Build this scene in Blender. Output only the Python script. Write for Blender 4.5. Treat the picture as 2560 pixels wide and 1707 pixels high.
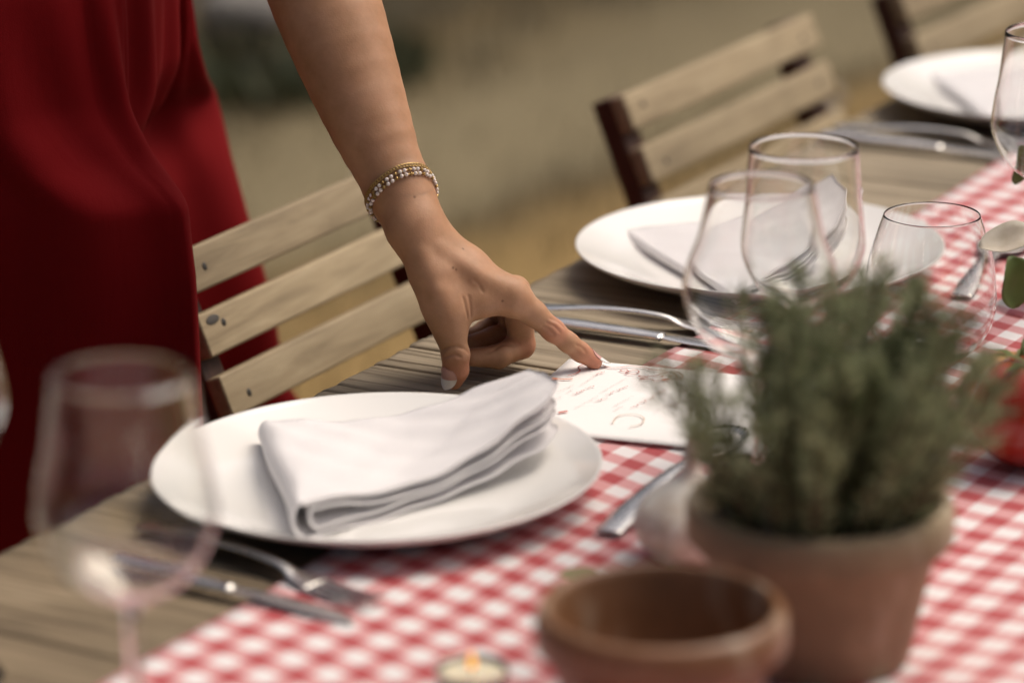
import bpy, bmesh, math, random
import numpy as np
from mathutils import Vector, Matrix

for o in list(bpy.data.objects):
    bpy.data.objects.remove(o)
scene = bpy.context.scene
COL = scene.collection
R = math.radians
rnd = random.Random(7)
nrg = np.random.default_rng(11)

# ------------------------------------------------------------------ camera
CAM_LOC = Vector((-1.79, -1.278, 1.5066))
PITCH, ROLL, TH = R(17.2), R(-0.683), R(29.8)
T_ = Vector((math.sin(TH), math.cos(TH), 0)); 
fwd_l = Vector((0, math.cos(PITCH), -math.sin(PITCH))); xr_l = Vector((1, 0, 0)); up_l = xr_l.cross(fwd_l)
x2 = math.cos(ROLL) * xr_l + math.sin(ROLL) * up_l
u2 = -math.sin(ROLL) * xr_l + math.cos(ROLL) * up_l
def to_table(v):      # (right, forward, up) of the view azimuth -> world (along table, across, up)
    return Vector((v.x * math.sin(TH) + v.y * math.cos(TH), -v.x * math.cos(TH) + v.y * math.sin(TH), v.z))
CX, CU, CW = to_table(x2), to_table(u2), to_table(fwd_l)
cam_d = bpy.data.cameras.new('camera')
cam = bpy.data.objects.new('camera', cam_d); COL.objects.link(cam)
cam.matrix_world = Matrix(((CX.x, CU.x, -CW.x, CAM_LOC.x), (CX.y, CU.y, -CW.y, CAM_LOC.y), (CX.z, CU.z, -CW.z, CAM_LOC.z), (0, 0, 0, 1)))
cam_d.sensor_width = 36.0; cam_d.sensor_fit = 'HORIZONTAL'; cam_d.lens = 125.8
cam_d.clip_start = 0.05; cam_d.clip_end = 500
cam_d.dof.use_dof = True
cam_d.dof.focus_distance = 2.455
cam_d.dof.aperture_fstop = 3.3
scene.camera = cam

# ------------------------------------------------------------------ light
SUN_AZ = R(-30)        # direction to the sun in the table's plane, from +x towards +y
SUN_EL = R(58)
world = bpy.data.worlds.new('World'); scene.world = world; world.use_nodes = True
wn = world.node_tree.nodes; wl = world.node_tree.links
bg = wn['Background']
sky = wn.new('ShaderNodeTexSky'); sky.sky_type = 'NISHITA'; sky.sun_disc = False
sky.sun_elevation = SUN_EL; sky.sun_rotation = math.pi / 2 - SUN_AZ
sky.air_density = 0.7; sky.dust_density = 9.0; sky.ozone_density = 0.6
wl.new(sky.outputs[0], bg.inputs[0]); bg.inputs[1].default_value = 0.125
sd = bpy.data.lights.new('sun', 'SUN'); sd.energy = 1.7; sd.angle = R(40); sd.color = (1.0, 0.91, 0.77)
sun = bpy.data.objects.new('sun', sd); COL.objects.link(sun)
sdir = Vector((math.cos(SUN_AZ) * math.cos(SUN_EL), math.sin(SUN_AZ) * math.cos(SUN_EL), math.sin(SUN_EL)))
sun.rotation_euler = sdir.to_track_quat('Z', 'Y').to_euler()
scene.view_settings.view_transform = 'Standard'; scene.view_settings.look = 'None'
scene.view_settings.gamma = 1.0; scene.view_settings.exposure = -0.08
scene.view_settings.use_curve_mapping = False
scene.render.engine = 'CYCLES'
scene.cycles.max_bounces = 12; scene.cycles.transparent_max_bounces = 24; scene.cycles.transmission_bounces = 12
scene.cycles.caustics_reflective = False; scene.cycles.caustics_refractive = True
scene.cycles.use_denoising = True

# ------------------------------------------------------------------ helpers
def link(o, parent=None):
    COL.objects.link(o)
    if parent is not None:
        o.parent = parent
    return o
def tag(o, label=None, cat=None, group=None, kind=None):
    if label: o['label'] = label
    if cat: o['category'] = cat
    if group: o['group'] = group
    if kind: o['kind'] = kind
    return o
def thing(name, label, cat, loc=(0, 0, 0), rz=0.0, group=None):
    o = bpy.data.objects.new(name, None); o.empty_display_size = 0.05
    link(o); o.location = loc; o.rotation_euler = (0, 0, rz)
    return tag(o, label, cat, group)
def mesh(name, vs, fs, mat=None, smooth=True):
    m = bpy.data.meshes.new(name)
    if isinstance(vs, np.ndarray) and isinstance(fs, np.ndarray):
        nv, nf, k = len(vs), len(fs), fs.shape[1]
        m.vertices.add(nv); m.vertices.foreach_set('co', vs.astype(np.float32).ravel())
        m.loops.add(nf * k); m.loops.foreach_set('vertex_index', fs.astype(np.int32).ravel())
        m.polygons.add(nf); m.polygons.foreach_set('loop_start', np.arange(0, nf * k, k, dtype=np.int32))
        m.update(calc_edges=True); m.validate()
    else:
        m.from_pydata([tuple(v) for v in vs], [], [tuple(f) for f in fs]); m.update()
    if smooth:
        m.polygons.foreach_set('use_smooth', [True] * len(m.polygons))
    if mat: m.materials.append(mat)
    return m
def obj(name, m, parent=None, loc=None, rot=None):
    o = bpy.data.objects.new(name, m); link(o, parent)
    if loc is not None: o.location = loc
    if rot is not None: o.rotation_euler = rot
    return o
def lathe(prof, n=64):
    vs, fs, rings = [], [], []
    for r, z in prof:
        if r < 1e-6:
            rings.append([len(vs)]); vs.append((0, 0, z))
        else:
            rings.append(list(range(len(vs), len(vs) + n)))
            for i in range(n):
                a = 2 * math.pi * i / n; vs.append((r * math.cos(a), r * math.sin(a), z))
    for A, B in zip(rings, rings[1:]):
        for i in range(n):
            j = (i + 1) % n
            if len(A) == 1 and len(B) == 1: continue
            if len(A) == 1: fs.append((A[0], B[j], B[i]))
            elif len(B) == 1: fs.append((A[i], A[j], B[0]))
            else: fs.append((A[i], A[j], B[j], B[i]))
    return vs, fs
def spline(pts, m, closed=False):          # Catmull-Rom through points of any dimension
    P = np.array(pts, float); n = len(P); out = []
    segs = n if closed else n - 1
    t = np.linspace(0, segs, m, endpoint=not closed)
    for q in t:
        i = min(int(q), segs - 1); f = q - i
        if closed: a, b, c, d = P[(i - 1) % n], P[i % n], P[(i + 1) % n], P[(i + 2) % n]
        else: a, b, c, d = P[max(i - 1, 0)], P[i], P[min(i + 1, n - 1)], P[min(i + 2, n - 1)]
        out.append(0.5 * ((2 * b) + (c - a) * f + (2 * a - 5 * b + 4 * c - d) * f * f + (3 * b - a - 3 * c + d) * f ** 3))
    return np.array(out)
def tube(pts, rad, n=8, cap=True, flat=1.0, up=Vector((0, 0, 1))):
    pts = [Vector(p) for p in pts]; m = len(pts)
    if not hasattr(rad, '__len__'): rad = [rad] * m
    vs, fs = [], []
    for i, p in enumerate(pts):
        t = (pts[min(i + 1, m - 1)] - pts[max(i - 1, 0)]).normalized()
        s = t.cross(up)
        if s.length < 1e-4: s = t.cross(Vector((1, 0, 0)))
        s.normalize(); q = s.cross(t)
        for k in range(n):
            a = 2 * math.pi * k / n
            vs.append(p + s * (rad[i] * math.cos(a)) + q * (rad[i] * flat * math.sin(a)))
    for i in range(m - 1):
        for k in range(n):
            j = (k + 1) % n
            fs.append((i * n + k, i * n + j, (i + 1) * n + j, (i + 1) * n + k))
    if cap:
        fs.append(tuple(range(n - 1, -1, -1))); fs.append(tuple((m - 1) * n + k for k in range(n)))
    return vs, fs
def box_mesh(name, sx, sy, sz, mat, bevel=0.002, seg=2, smooth=True):
    bm = bmesh.new(); bmesh.ops.create_cube(bm, size=1.0)
    bmesh.ops.scale(bm, vec=(sx, sy, sz), verts=bm.verts)
    if bevel: bmesh.ops.bevel(bm, geom=bm.edges[:], offset=bevel, segments=seg, profile=0.7, affect='EDGES')
    m = bpy.data.meshes.new(name); bm.to_mesh(m); bm.free()
    m.polygons.foreach_set('use_smooth', [smooth] * len(m.polygons))
    if mat: m.materials.append(mat)
    return m
class Join:
    def __init__(self): self.v = []; self.f = []
    def add(self, vf):
        o = len(self.v); self.v += [tuple(v) for v in vf[0]]; self.f += [tuple(i + o for i in f) for f in vf[1]]
    def mesh(self, name, mat, smooth=True): return mesh(name, self.v, self.f, mat, smooth)

# ------------------------------------------------------------------ materials
def mat(name, color=(0.5, 0.5, 0.5), rough=0.6, **kw):
    m = bpy.data.materials.new(name); m.use_nodes = True
    b = m.node_tree.nodes['Principled BSDF']
    b.inputs['Base Color'].default_value = (*color, 1); b.inputs['Roughness'].default_value = rough
    for k, v in kw.items(): b.inputs[k.replace('_', ' ')].default_value = v
    return m
def N(m, t, **kw):
    n = m.node_tree.nodes.new(t)
    for k, v in kw.items(): setattr(n, k, v)
    return n
def L(m, a, b): m.node_tree.links.new(a, b)
def bsdf(m): return m.node_tree.nodes['Principled BSDF']
def coords(m, scale=(1, 1, 1), space='Object', rot=(0, 0, 0), loc=(0, 0, 0)):
    if space == 'World':
        g = N(m, 'ShaderNodeNewGeometry'); src = g.outputs['Position']
    else:
        g = N(m, 'ShaderNodeTexCoord'); src = g.outputs[space]
    mp = N(m, 'ShaderNodeMapping'); mp.inputs['Scale'].default_value = scale; mp.inputs['Rotation'].default_value = rot; mp.inputs['Location'].default_value = loc
    L(m, src, mp.inputs[0]); return mp.outputs[0]
def noise(m, vec, scale, detail=4, rough=0.55, dist=0.0):
    n = N(m, 'ShaderNodeTexNoise'); n.inputs['Scale'].default_value = scale; n.inputs['Detail'].default_value = detail
    n.inputs['Roughness'].default_value = rough; n.inputs['Distortion'].default_value = dist
    L(m, vec, n.inputs['Vector']); return n.outputs['Fac']
def ramp(m, fac, stops, interp='LINEAR'):
    r = N(m, 'ShaderNodeValToRGB'); r.color_ramp.interpolation = interp
    e = r.color_ramp.elements
    while len(e) < len(stops): e.new(0.5)
    for q, (p, c) in zip(e, stops):
        q.position = p; q.color = (*c, 1) if len(c) == 3 else c
    L(m, fac, r.inputs[0]); return r.outputs[0]
def mixc(m, fac, a, b, mode='MIX'):
    n = N(m, 'ShaderNodeMix', data_type='RGBA', blend_type=mode)
    for s, v in ((n.inputs[0], fac), (n.inputs[6], a), (n.inputs[7], b)):
        if hasattr(v, 'is_linked'): L(m, v, s)
        elif isinstance(v, (int, float)): s.default_value = v
        else: s.default_value = (*v, 1)
    return n.outputs[2]
def bump(m, h, strength=0.3, dist=0.001, normal=None):
    b = N(m, 'ShaderNodeBump'); b.inputs['Strength'].default_value = strength; b.inputs['Distance'].default_value = dist
    L(m, h, b.inputs['Height'])
    if normal is not None: L(m, normal, b.inputs['Normal'])
    return b.outputs[0]
def math_n(m, op, a, b=0.0):
    n = N(m, 'ShaderNodeMath', operation=op)
    for s, v in ((n.inputs[0], a), (n.inputs[1], b)):
        if hasattr(v, 'is_linked'): L(m, v, s)
        else: s.default_value = v
    return n.outputs[0]

def wood_mat(name, dark, mid, light, rough=0.75, stretch=(60, 4, 60), bumpd=0.0006, scale=1.0, space='Object'):
    m = mat(name, mid, rough)
    oi = N(m, 'ShaderNodeObjectInfo')
    v = coords(m, tuple(s * scale for s in stretch), space)
    add = N(m, 'ShaderNodeVectorMath', operation='ADD'); L(m, v, add.inputs[0])
    cmb = N(m, 'ShaderNodeCombineXYZ'); r100 = math_n(m, 'MULTIPLY', oi.outputs['Random'], 90.0)
    for i in range(3): L(m, r100, cmb.inputs[i])
    L(m, cmb.outputs[0], add.inputs[1]); v = add.outputs[0]
    n1 = noise(m, v, 1.0, 6, 0.62, 0.6); n2 = noise(m, v, 3.7, 5, 0.7)
    big = noise(m, coords(m, (6, 6, 6), space), 1.0, 3)
    c = ramp(m, n1, [(0.28, dark), (0.5, mid), (0.72, light)])
    c = mixc(m, math_n(m, 'MULTIPLY', n2, 0.35), c, tuple(x * 0.62 for x in dark))
    tint = ramp(m, big, [(0.35, (0.86, 0.84, 0.80)), (0.65, (1.08, 1.05, 1.0))])
    c = mixc(m, 1.0, c, tint, 'MULTIPLY')
    val = N(m, 'ShaderNodeHueSaturation'); val.inputs['Value'].default_value = 1
    vv = math_n(m, 'ADD', math_n(m, 'MULTIPLY', oi.outputs['Random'], 0.24), 0.88); L(m, vv, val.inputs['Value']); L(m, c, val.inputs['Color'])
    L(m, val.outputs[0], bsdf(m).inputs['Base Color'])
    L(m, bump(m, math_n(m, 'ADD', n1, math_n(m, 'MULTIPLY', n2, 0.6)), 0.6, bumpd), bsdf(m).inputs['Normal'])
    return m

M_TABLE = wood_mat('weathered_table_wood', (0.150, 0.122, 0.085), (0.33, 0.278, 0.200), (0.48, 0.415, 0.315), 0.85, (95, 5, 95), 0.0009)
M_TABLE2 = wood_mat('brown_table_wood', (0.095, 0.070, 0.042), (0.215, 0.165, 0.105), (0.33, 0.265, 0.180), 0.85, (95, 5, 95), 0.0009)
M_SLAT = wood_mat('pale_chair_wood', (0.26, 0.205, 0.128), (0.42, 0.340, 0.220), (0.52, 0.435, 0.295), 0.75, (8, 90, 90), 0.0006)
M_FRAME = wood_mat('reddish_brown_frame_wood', (0.034, 0.015, 0.008), (0.090, 0.034, 0.017), (0.14, 0.055, 0.028), 0.6, (50, 50, 5), 0.0002)
M_SCREW = mat('dark_screw', (0.03, 0.027, 0.022), 0.55)
M_KNOT = mat('grey_scuff', (0.075, 0.068, 0.062), 0.8)
M_PORC = mat('white_glazed_porcelain', (0.83, 0.82, 0.795), 0.10, Coat_Weight=0.35, Coat_Roughness=0.05)
pv = coords(M_PORC, (30, 30, 30)); L(M_PORC, bump(M_PORC, noise(M_PORC, pv, 1.0, 2), 0.05, 0.0008), bsdf(M_PORC).inputs['Normal'])
M_STEEL = mat('polished_steel', (0.80, 0.78, 0.74), 0.16, Metallic=1.0)
sv = coords(M_STEEL, (400, 40, 400)); L(M_STEEL, ramp(M_STEEL, noise(M_STEEL, sv, 1.0, 3), [(0.3, (0.22,) * 3), (0.7, (0.34,) * 3)]), bsdf(M_STEEL).inputs['Roughness'])
M_GOLD = mat('yellow_gold', (0.46, 0.32, 0.13), 0.3, Metallic=1.0)
M_BEAD = mat('pearl_white_bead', (0.74, 0.66, 0.61), 0.22, Coat_Weight=0.5)
bsdf(M_BEAD).inputs['Subsurface Weight'].default_value = 0.2; bsdf(M_BEAD).inputs['Subsurface Radius'].default_value = (0.002, 0.0015, 0.001)

M_GLASS = bpy.data.materials.new('clear_glass'); M_GLASS.use_nodes = True
_b = bsdf(M_GLASS); _b.inputs['Base Color'].default_value = (0.985, 0.99, 0.985, 1); _b.inputs['Roughness'].default_value = 0.0
_b.inputs['Transmission Weight'].default_value = 1.0; _b.inputs['IOR'].default_value = 1.47

# napkin cloth
M_NAP = mat('white_napkin_cotton', (0.89, 0.87, 0.88), 0.9, Sheen_Weight=0.25)
nv = coords(M_NAP, (1, 1, 1)); w1 = N(M_NAP, 'ShaderNodeTexWave'); w1.inputs['Scale'].default_value = 420; w1.bands_direction = 'X'; L(M_NAP, nv, w1.inputs[0])
w2 = N(M_NAP, 'ShaderNodeTexWave'); w2.inputs['Scale'].default_value = 420; w2.bands_direction = 'Y'; L(M_NAP, nv, w2.inputs[0])
hb = math_n(M_NAP, 'ADD', w1.outputs['Fac'], w2.outputs['Fac']); hb = math_n(M_NAP, 'ADD', hb, math_n(M_NAP, 'MULTIPLY', noise(M_NAP, nv, 55, 4), 5.0))
L(M_NAP, bump(M_NAP, hb, 0.4, 0.0009), bsdf(M_NAP).inputs['Normal'])
bsdf(M_NAP).inputs['Subsurface Weight'].default_value = 0.15; bsdf(M_NAP).inputs['Subsurface Radius'].default_value = (0.004, 0.004, 0.004)

# red crepe of the dress
M_DRESS = mat('red_crepe_cloth', (0.165, 0.0032, 0.0050), 0.9, Specular_IOR_Level=0.12, Sheen_Roughness=0.4)
dv = coords(M_DRESS, (1, 1, 1)); dv2 = coords(M_DRESS, (30, 30, 5)); L(M_DRESS, bump(M_DRESS, noise(M_DRESS, dv2, 1.0, 3, 0.5, 0.6), 0.22, 0.006, bump(M_DRESS, noise(M_DRESS, dv, 900, 3), 0.3, 0.0006)), bsdf(M_DRESS).inputs['Normal'])

# gingham: warp and weft stripes
M_GING = mat('red_white_gingham', (0.8, 0.8, 0.8), 0.9, Sheen_Weight=0.2)
gp = N(M_GING, 'ShaderNodeTexCoord'); gv = gp.outputs['Object']
gd = N(M_GING, 'ShaderNodeTexNoise'); gd.inputs['Scale'].default_value = 9; gd.inputs['Detail'].default_value = 2; L(M_GING, gv, gd.inputs['Vector'])
gsub = N(M_GING, 'ShaderNodeVectorMath', operation='SUBTRACT'); L(M_GING, gd.outputs['Color'], gsub.inputs[0]); gsub.inputs[1].default_value = (0.5, 0.5, 0.5)
gsc = N(M_GING, 'ShaderNodeVectorMath', operation='SCALE'); L(M_GING, gsub.outputs[0], gsc.inputs[0]); gsc.inputs['Scale'].default_value = 0.006
gad = N(M_GING, 'ShaderNodeVectorMath', operation='ADD'); L(M_GING, gv, gad.inputs[0]); L(M_GING, gsc.outputs[0], gad.inputs[1])
gx = N(M_GING, 'ShaderNodeSeparateXYZ'); L(M_GING, gad.outputs[0], gx.inputs[0])
def stripe(axis, period, phase):
    t = math_n(M_GING, 'DIVIDE', math_n(M_GING, 'SUBTRACT', XSK if axis == 0 else gx.outputs[1], phase), period)
    t = math_n(M_GING, 'FRACT', math_n(M_GING, 'ADD', t, 200.25))          # white centre at 0.25
    return math_n(M_GING, 'GREATER_THAN', t, 0.52)
# the weave is pulled askew towards the table's edge
gk = N(M_GING, 'ShaderNodeMapRange', interpolation_type='SMOOTHSTEP'); gk.inputs['From Min'].default_value = -0.15; gk.inputs['From Max'].default_value = -0.55; gk.inputs['To Min'].default_value = 0.0; gk.inputs['To Max'].default_value = 0.095
L(M_GING, gx.outputs[1], gk.inputs['Value'])
XSK = math_n(M_GING, 'ADD', gx.outputs[0], gk.outputs[0])
gsum = math_n(M_GING, 'MULTIPLY', math_n(M_GING, 'ADD', stripe(0, 0.0283, -0.265), stripe(1, 0.0305, -0.193)), 0.5)
gcol = ramp(M_GING, gsum, [(0.0, (0.80, 0.77, 0.77)), (0.25, (0.65, 0.32, 0.325)), (0.75, (0.43, 0.052, 0.060))], 'CONSTANT')
gw = noise(M_GING, gv, 1500, 2)
gcol = mixc(M_GING, 0.35, gcol, ramp(M_GING, gw, [(0.3, (0.72,) * 3), (0.7, (1.0,) * 3)]), 'MULTIPLY')
L(M_GING, gcol, bsdf(M_GING).inputs['Base Color']); L(M_GING, bump(M_GING, gw, 0.3, 0.0006), bsdf(M_GING).inputs['Normal'])

def terracotta(name, c, stain=False):
    m = mat(name, c, 0.8)
    v = coords(m, (1, 1, 1)); n1 = noise(m, v, 28, 6, 0.65); n2 = noise(m, v, 260, 4)
    col = ramp(m, n1, [(0.3, tuple(x * 0.72 for x in c)), (0.55, c), (0.78, tuple(min(1, x * 1.25 + 0.03) for x in c))])
    if stain:
        n3 = noise(m, coords(m, (1, 1, 0.5)), 14, 5, 0.7, 1.0); col = mixc(m, ramp(m, n3, [(0.52, (0, 0, 0)), (0.70, (0.75,) * 3)]), col, (0.52, 0.44, 0.34))
    L(m, col, bsdf(m).inputs['Base Color']); L(m, bump(m, math_n(m, 'ADD', n1, n2), 0.35, 0.0008), bsdf(m).inputs['Normal'])
    return m
M_TERRA = terracotta('dusty_terracotta', (0.32, 0.240, 0.148), True)
M_CLAY = terracotta('brown_glazed_clay', (0.21, 0.098, 0.045), True); bsdf(M_CLAY).inputs['Roughness'].default_value = 0.38
M_SOIL = terracotta('dark_potting_soil', (0.022, 0.015, 0.010))
M_PAPER = mat('white_menu_paper', (0.82, 0.81, 0.80), 0.75)
pp = coords(M_PAPER, (1, 1, 1)); L(M_PAPER, bump(M_PAPER, noise(M_PAPER, pp, 900, 3), 0.12, 0.0003), bsdf(M_PAPER).inputs['Normal'])
M_INK = {'squiggle': mat('faded_red_ink', (0.46, 0.13, 0.11), 0.8), 'fork': mat('orange_ink', (0.55, 0.17, 0.07), 0.8),
         'outline': mat('brick_red_ink', (0.42, 0.13, 0.11), 0.8), 'dot': mat('bright_red_ink', (0.52, 0.12, 0.09), 0.8), 'pale': mat('pale_ochre_ink', (0.62, 0.52, 0.44), 0.8)}
M_TXT = [mat('pale_grey_ink', (0.62, 0.54, 0.53), 0.8), mat('rose_ink', (0.58, 0.33, 0.31), 0.8)]
def leafmat(name, a, b, rough=0.5, sc=20, trans=0.0):
    m = mat(name, a, rough)
    v = coords(m, (1, 1, 1), 'World'); n = noise(m, v, sc, 4)
    c = ramp(m, n, [(0.35, a), (0.65, b)]); L(m, c, bsdf(m).inputs['Base Color'])
    if trans:
        tr = N(m, 'ShaderNodeBsdfTranslucent'); L(m, c, tr.inputs['Color']); ms = N(m, 'ShaderNodeMixShader'); ms.inputs[0].default_value = trans
        out = m.node_tree.nodes['Material Output']; L(m, bsdf(m).outputs[0], ms.inputs[1]); L(m, tr.outputs[0], ms.inputs[2]); L(m, ms.outputs[0], out.inputs['Surface'])
    return m
M_ROSE = leafmat('rosemary_leaf', (0.115, 0.140, 0.062), (0.38, 0.410, 0.245), 0.7, 45, 0.4)
M_STEM = mat('woody_stem', (0.09, 0.062, 0.036), 0.8)
M_EUC = leafmat('eucalyptus_leaf', (0.19, 0.26, 0.085), (0.27, 0.34, 0.14), 0.5, 25, 0.6)
M_PALE = leafmat('pale_silver_leaf', (0.66, 0.63, 0.52), (0.80, 0.78, 0.70), 0.7, 60, 0.5)
M_TOM = mat('tomato_skin', (0.34, 0.024, 0.010), 0.22, Coat_Weight=0.3)
M_PEACH = leafmat('orange_tomato_skin', (0.42, 0.16, 0.055), (0.50, 0.26, 0.10), 0.3, 18)
M_SHALLOT = leafmat('shallot_skin', (0.38, 0.19, 0.13), (0.48, 0.29, 0.21), 0.4, 60)
M_WAX = mat('cream_candle_wax', (0.80, 0.74, 0.56), 0.5)
bsdf(M_WAX).inputs['Subsurface Weight'].default_value = 0.5; bsdf(M_WAX).inputs['Subsurface Radius'].default_value = (0.01, 0.007, 0.004)
M_FLAME = mat('candle_flame', (1, 0.5, 0.1), 0.5); bsdf(M_FLAME).inputs['Emission Color'].default_value = (1.0, 0.42, 0.09, 1); bsdf(M_FLAME).inputs['Emission Strength'].default_value = 0.9
M_ALU = mat('candle_cup_metal', (0.55, 0.54, 0.50), 0.35, Metallic=1.0)
M_WICK = mat('black_wick', (0.01, 0.01, 0.01), 0.9)

# skin
M_SKIN = mat('tanned_skin', (0.40, 0.23, 0.135), 0.54)
_b = bsdf(M_SKIN); _b.inputs['Subsurface Weight'].default_value = 0.22; _b.inputs['Subsurface Radius'].default_value = (0.006, 0.0025, 0.0013); _b.inputs['Subsurface Scale'].default_value = 1.0
_b.inputs['Specular IOR Level'].default_value = 0.32
BONES = {
    'forearm': [(0.2228, -0.0404, 0.878, 0.0192), (0.2363, -0.0076, 0.9242, 0.0286), (0.264, 0.0443, 1.0008, 0.0378), (0.3061, 0.1055, 1.0818, 0.04)],
    'upperarm': [(0.3061, 0.1055, 1.0818, 0.042), (0.413, 0.2625, 1.2953, 0.052)],
    'wrist': [(0.2218, -0.0392, 0.8838, 0.018), (0.2186, -0.0523, 0.8673, 0.0163)],
    'wrist_back': [(0.232, -0.0339, 0.8802, 0.0165), (0.2321, -0.0453, 0.8623, 0.0155)],
    'meta_thumb': [(0.2103, -0.0552, 0.8598, 0.015), (0.2062, -0.0735, 0.8322, 0.0138), (0.2044, -0.0809, 0.8153, 0.0122), (0.2036, -0.0852, 0.8062, 0.0102)],
    'meta_index': [(0.2162, -0.0558, 0.8618, 0.0142), (0.2284, -0.0869, 0.8322, 0.0125), (0.2453, -0.114, 0.8127, 0.0095)],
    'meta_middle': [(0.227, -0.0499, 0.8607, 0.0138), (0.2413, -0.0812, 0.8304, 0.0118), (0.2602, -0.1043, 0.8092, 0.0078)],
    'meta_ring': [(0.2371, -0.0453, 0.8559, 0.0135), (0.2546, -0.0711, 0.8229, 0.0118), (0.2719, -0.0925, 0.8034, 0.0092)],
    'meta_little': [(0.2421, -0.0409, 0.8501, 0.013), (0.2617, -0.0614, 0.8177, 0.0115), (0.2819, -0.0799, 0.7976, 0.009)],
    'web': [(0.2113, -0.0865, 0.8122, 0.01), (0.2245, -0.0964, 0.8129, 0.0105), (0.2407, -0.1098, 0.8133, 0.0105)],
    'thumb': [(0.2036, -0.0852, 0.8062, 0.0098), (0.2041, -0.0884, 0.7923, 0.0096), (0.2048, -0.0913, 0.7794, 0.0091), (0.2061, -0.0903, 0.7678, 0.0084), (0.2068, -0.0881, 0.7598, 0.0064)],
    'index': [(0.2451, -0.1136, 0.8127, 0.0104), (0.2542, -0.1246, 0.8001, 0.0085), (0.2627, -0.1351, 0.7869, 0.0075), (0.2707, -0.1425, 0.7772, 0.0066), (0.2772, -0.1481, 0.7695, 0.0064), (0.2848, -0.1552, 0.7609, 0.0054)],
    'middle': [(0.262, -0.1059, 0.8115, 0.0108), (0.2711, -0.1042, 0.7893, 0.0096), (0.2766, -0.1018, 0.768, 0.0094), (0.2551, -0.0958, 0.7646, 0.008), (0.2339, -0.0858, 0.7685, 0.0064)],
    'ring': [(0.2727, -0.0933, 0.8041, 0.0105), (0.2871, -0.0887, 0.7843, 0.0093), (0.2952, -0.0852, 0.7687, 0.009), (0.276, -0.0807, 0.7695, 0.0084), (0.2569, -0.0743, 0.7701, 0.007)],
    'little': [(0.2824, -0.0803, 0.7983, 0.0098), (0.2964, -0.0743, 0.7827, 0.0082), (0.3041, -0.0711, 0.7725, 0.008), (0.2851, -0.0683, 0.7711, 0.0074), (0.2692, -0.0659, 0.7707, 0.0062)],
}
MOLES = [(0.2101, -0.0895, 0.8378), (0.2095, -0.0877, 0.8389), (0.205, -0.0609, 0.8864), (0.2284, -0.1149, 0.8144), (0.2161, -0.0916, 0.8512)]
CAM_X = (0.4939, -0.8695, -0.0114); CAM_U = (0.2625, 0.1366, 0.9552); CAM_W = (0.829, 0.4747, -0.2957)
BR_C = (0.2294, -0.0422, 0.8798); BR_A = (0.2452, 0.543, 0.8031)
CARD_P0 = (0.2955, -0.1323, 0.754); CARD_A = (0.1701, -0.9854, 0.0); CARD_B = (0.9854, 0.1701, 0.0)
STROKES = [('squiggle', [(0.0097, -0.0394), (0.0135, -0.0339), (0.0142, -0.0261), (0.0104, -0.0188), (0.0121, -0.0114), (0.0156, -0.0078), (0.0225, -0.0081), (0.0305, -0.0133), (0.0368, -0.0121), (0.0439, -0.0067), (0.0542, -0.0065), (0.0604, -0.0096), (0.0717, -0.0097)]), ('fork', [(0.0153, -0.0451), (0.0109, -0.0474), (0.0066, -0.0479), (0.0048, -0.0477), (0.001, -0.0472)]), ('fork', [(0.005, -0.0484), (0.0041, -0.0504), (0.0023, -0.0526)]), ('fork', [(0.0038, -0.048), (0.0027, -0.0492), (0.0016, -0.0504)]), ('outline', [(0.0568, -0.0259), (0.0629, -0.0257), (0.0677, -0.0228), (0.0713, -0.0149), (0.0768, -0.0094), (0.0817, -0.0121), (0.0855, -0.0176), (0.0862, -0.0232), (0.0804, -0.0276), (0.0747, -0.0322), (0.0701, -0.0337), (0.0679, -0.0316), (0.0635, -0.0322), (0.0597, -0.0334), (0.0616, -0.0294), (0.0636, -0.0279), (0.058, -0.0281), (0.0568, -0.0259)]), ('outline', [(0.0775, -0.0126), (0.0811, -0.0182), (0.0832, -0.0233)]), ('dot', [(0.0719, -0.0236), (0.0735, -0.0231)]), ('dot', [(0.0771, -0.0208), (0.0788, -0.0202)]), ('dot', [(0.0746, -0.0303), (0.0789, -0.0276)]), ('outline', [(0.0405, -0.0185), (0.0415, -0.0153), (0.0447, -0.0155), (0.0469, -0.0182), (0.0487, -0.0151), (0.0515, -0.0142), (0.0541, -0.0175), (0.0535, -0.022), (0.0497, -0.0245), (0.0462, -0.0234), (0.0472, -0.0186), (0.0441, -0.0199), (0.0405, -0.0185)]), ('dot', [(0.0302, -0.1183), (0.0351, -0.1135)]), ('pale', [(0.0718, -0.1291), (0.0704, -0.1187), (0.0723, -0.111), (0.0791, -0.1073), (0.0861, -0.1105), (0.0897, -0.1171), (0.0897, -0.1264), (0.0848, -0.1326)])]
TEXT_LINES = [((0.0274, -0.0775), (0.0345, -0.0564), 1), ((0.0492, -0.0729), (0.0572, -0.0508), 1), ((0.0472, -0.0881), (0.0516, -0.077), 1), ((0.0747, -0.0953), (0.084, -0.0487), 1), ((0.0991, -0.0842), (0.1046, -0.0648), 1), ((0.0269, -0.0338), (0.0307, -0.0234), 1), ((0.0969, -0.0528), (0.0987, -0.044), 1), ((0.0252, -0.0561), (0.0279, -0.0335), 0), ((0.0146, -0.0759), (0.0205, -0.0576), 0), ((0.022, -0.0752), (0.0227, -0.0668), 0), ((0.0436, -0.0682), (0.0508, -0.0312), 0), ((0.0183, -0.0942), (0.0213, -0.0836), 0), ((0.0379, -0.1055), (0.0442, -0.0762), 0), ((0.0615, -0.0947), (0.0671, -0.0704), 0), ((0.0915, -0.1009), (0.0982, -0.0653), 0), ((0.1117, -0.1038), (0.1145, -0.0919), 0), ((0.0643, -0.1033), (0.0674, -0.0912), 0)]
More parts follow.
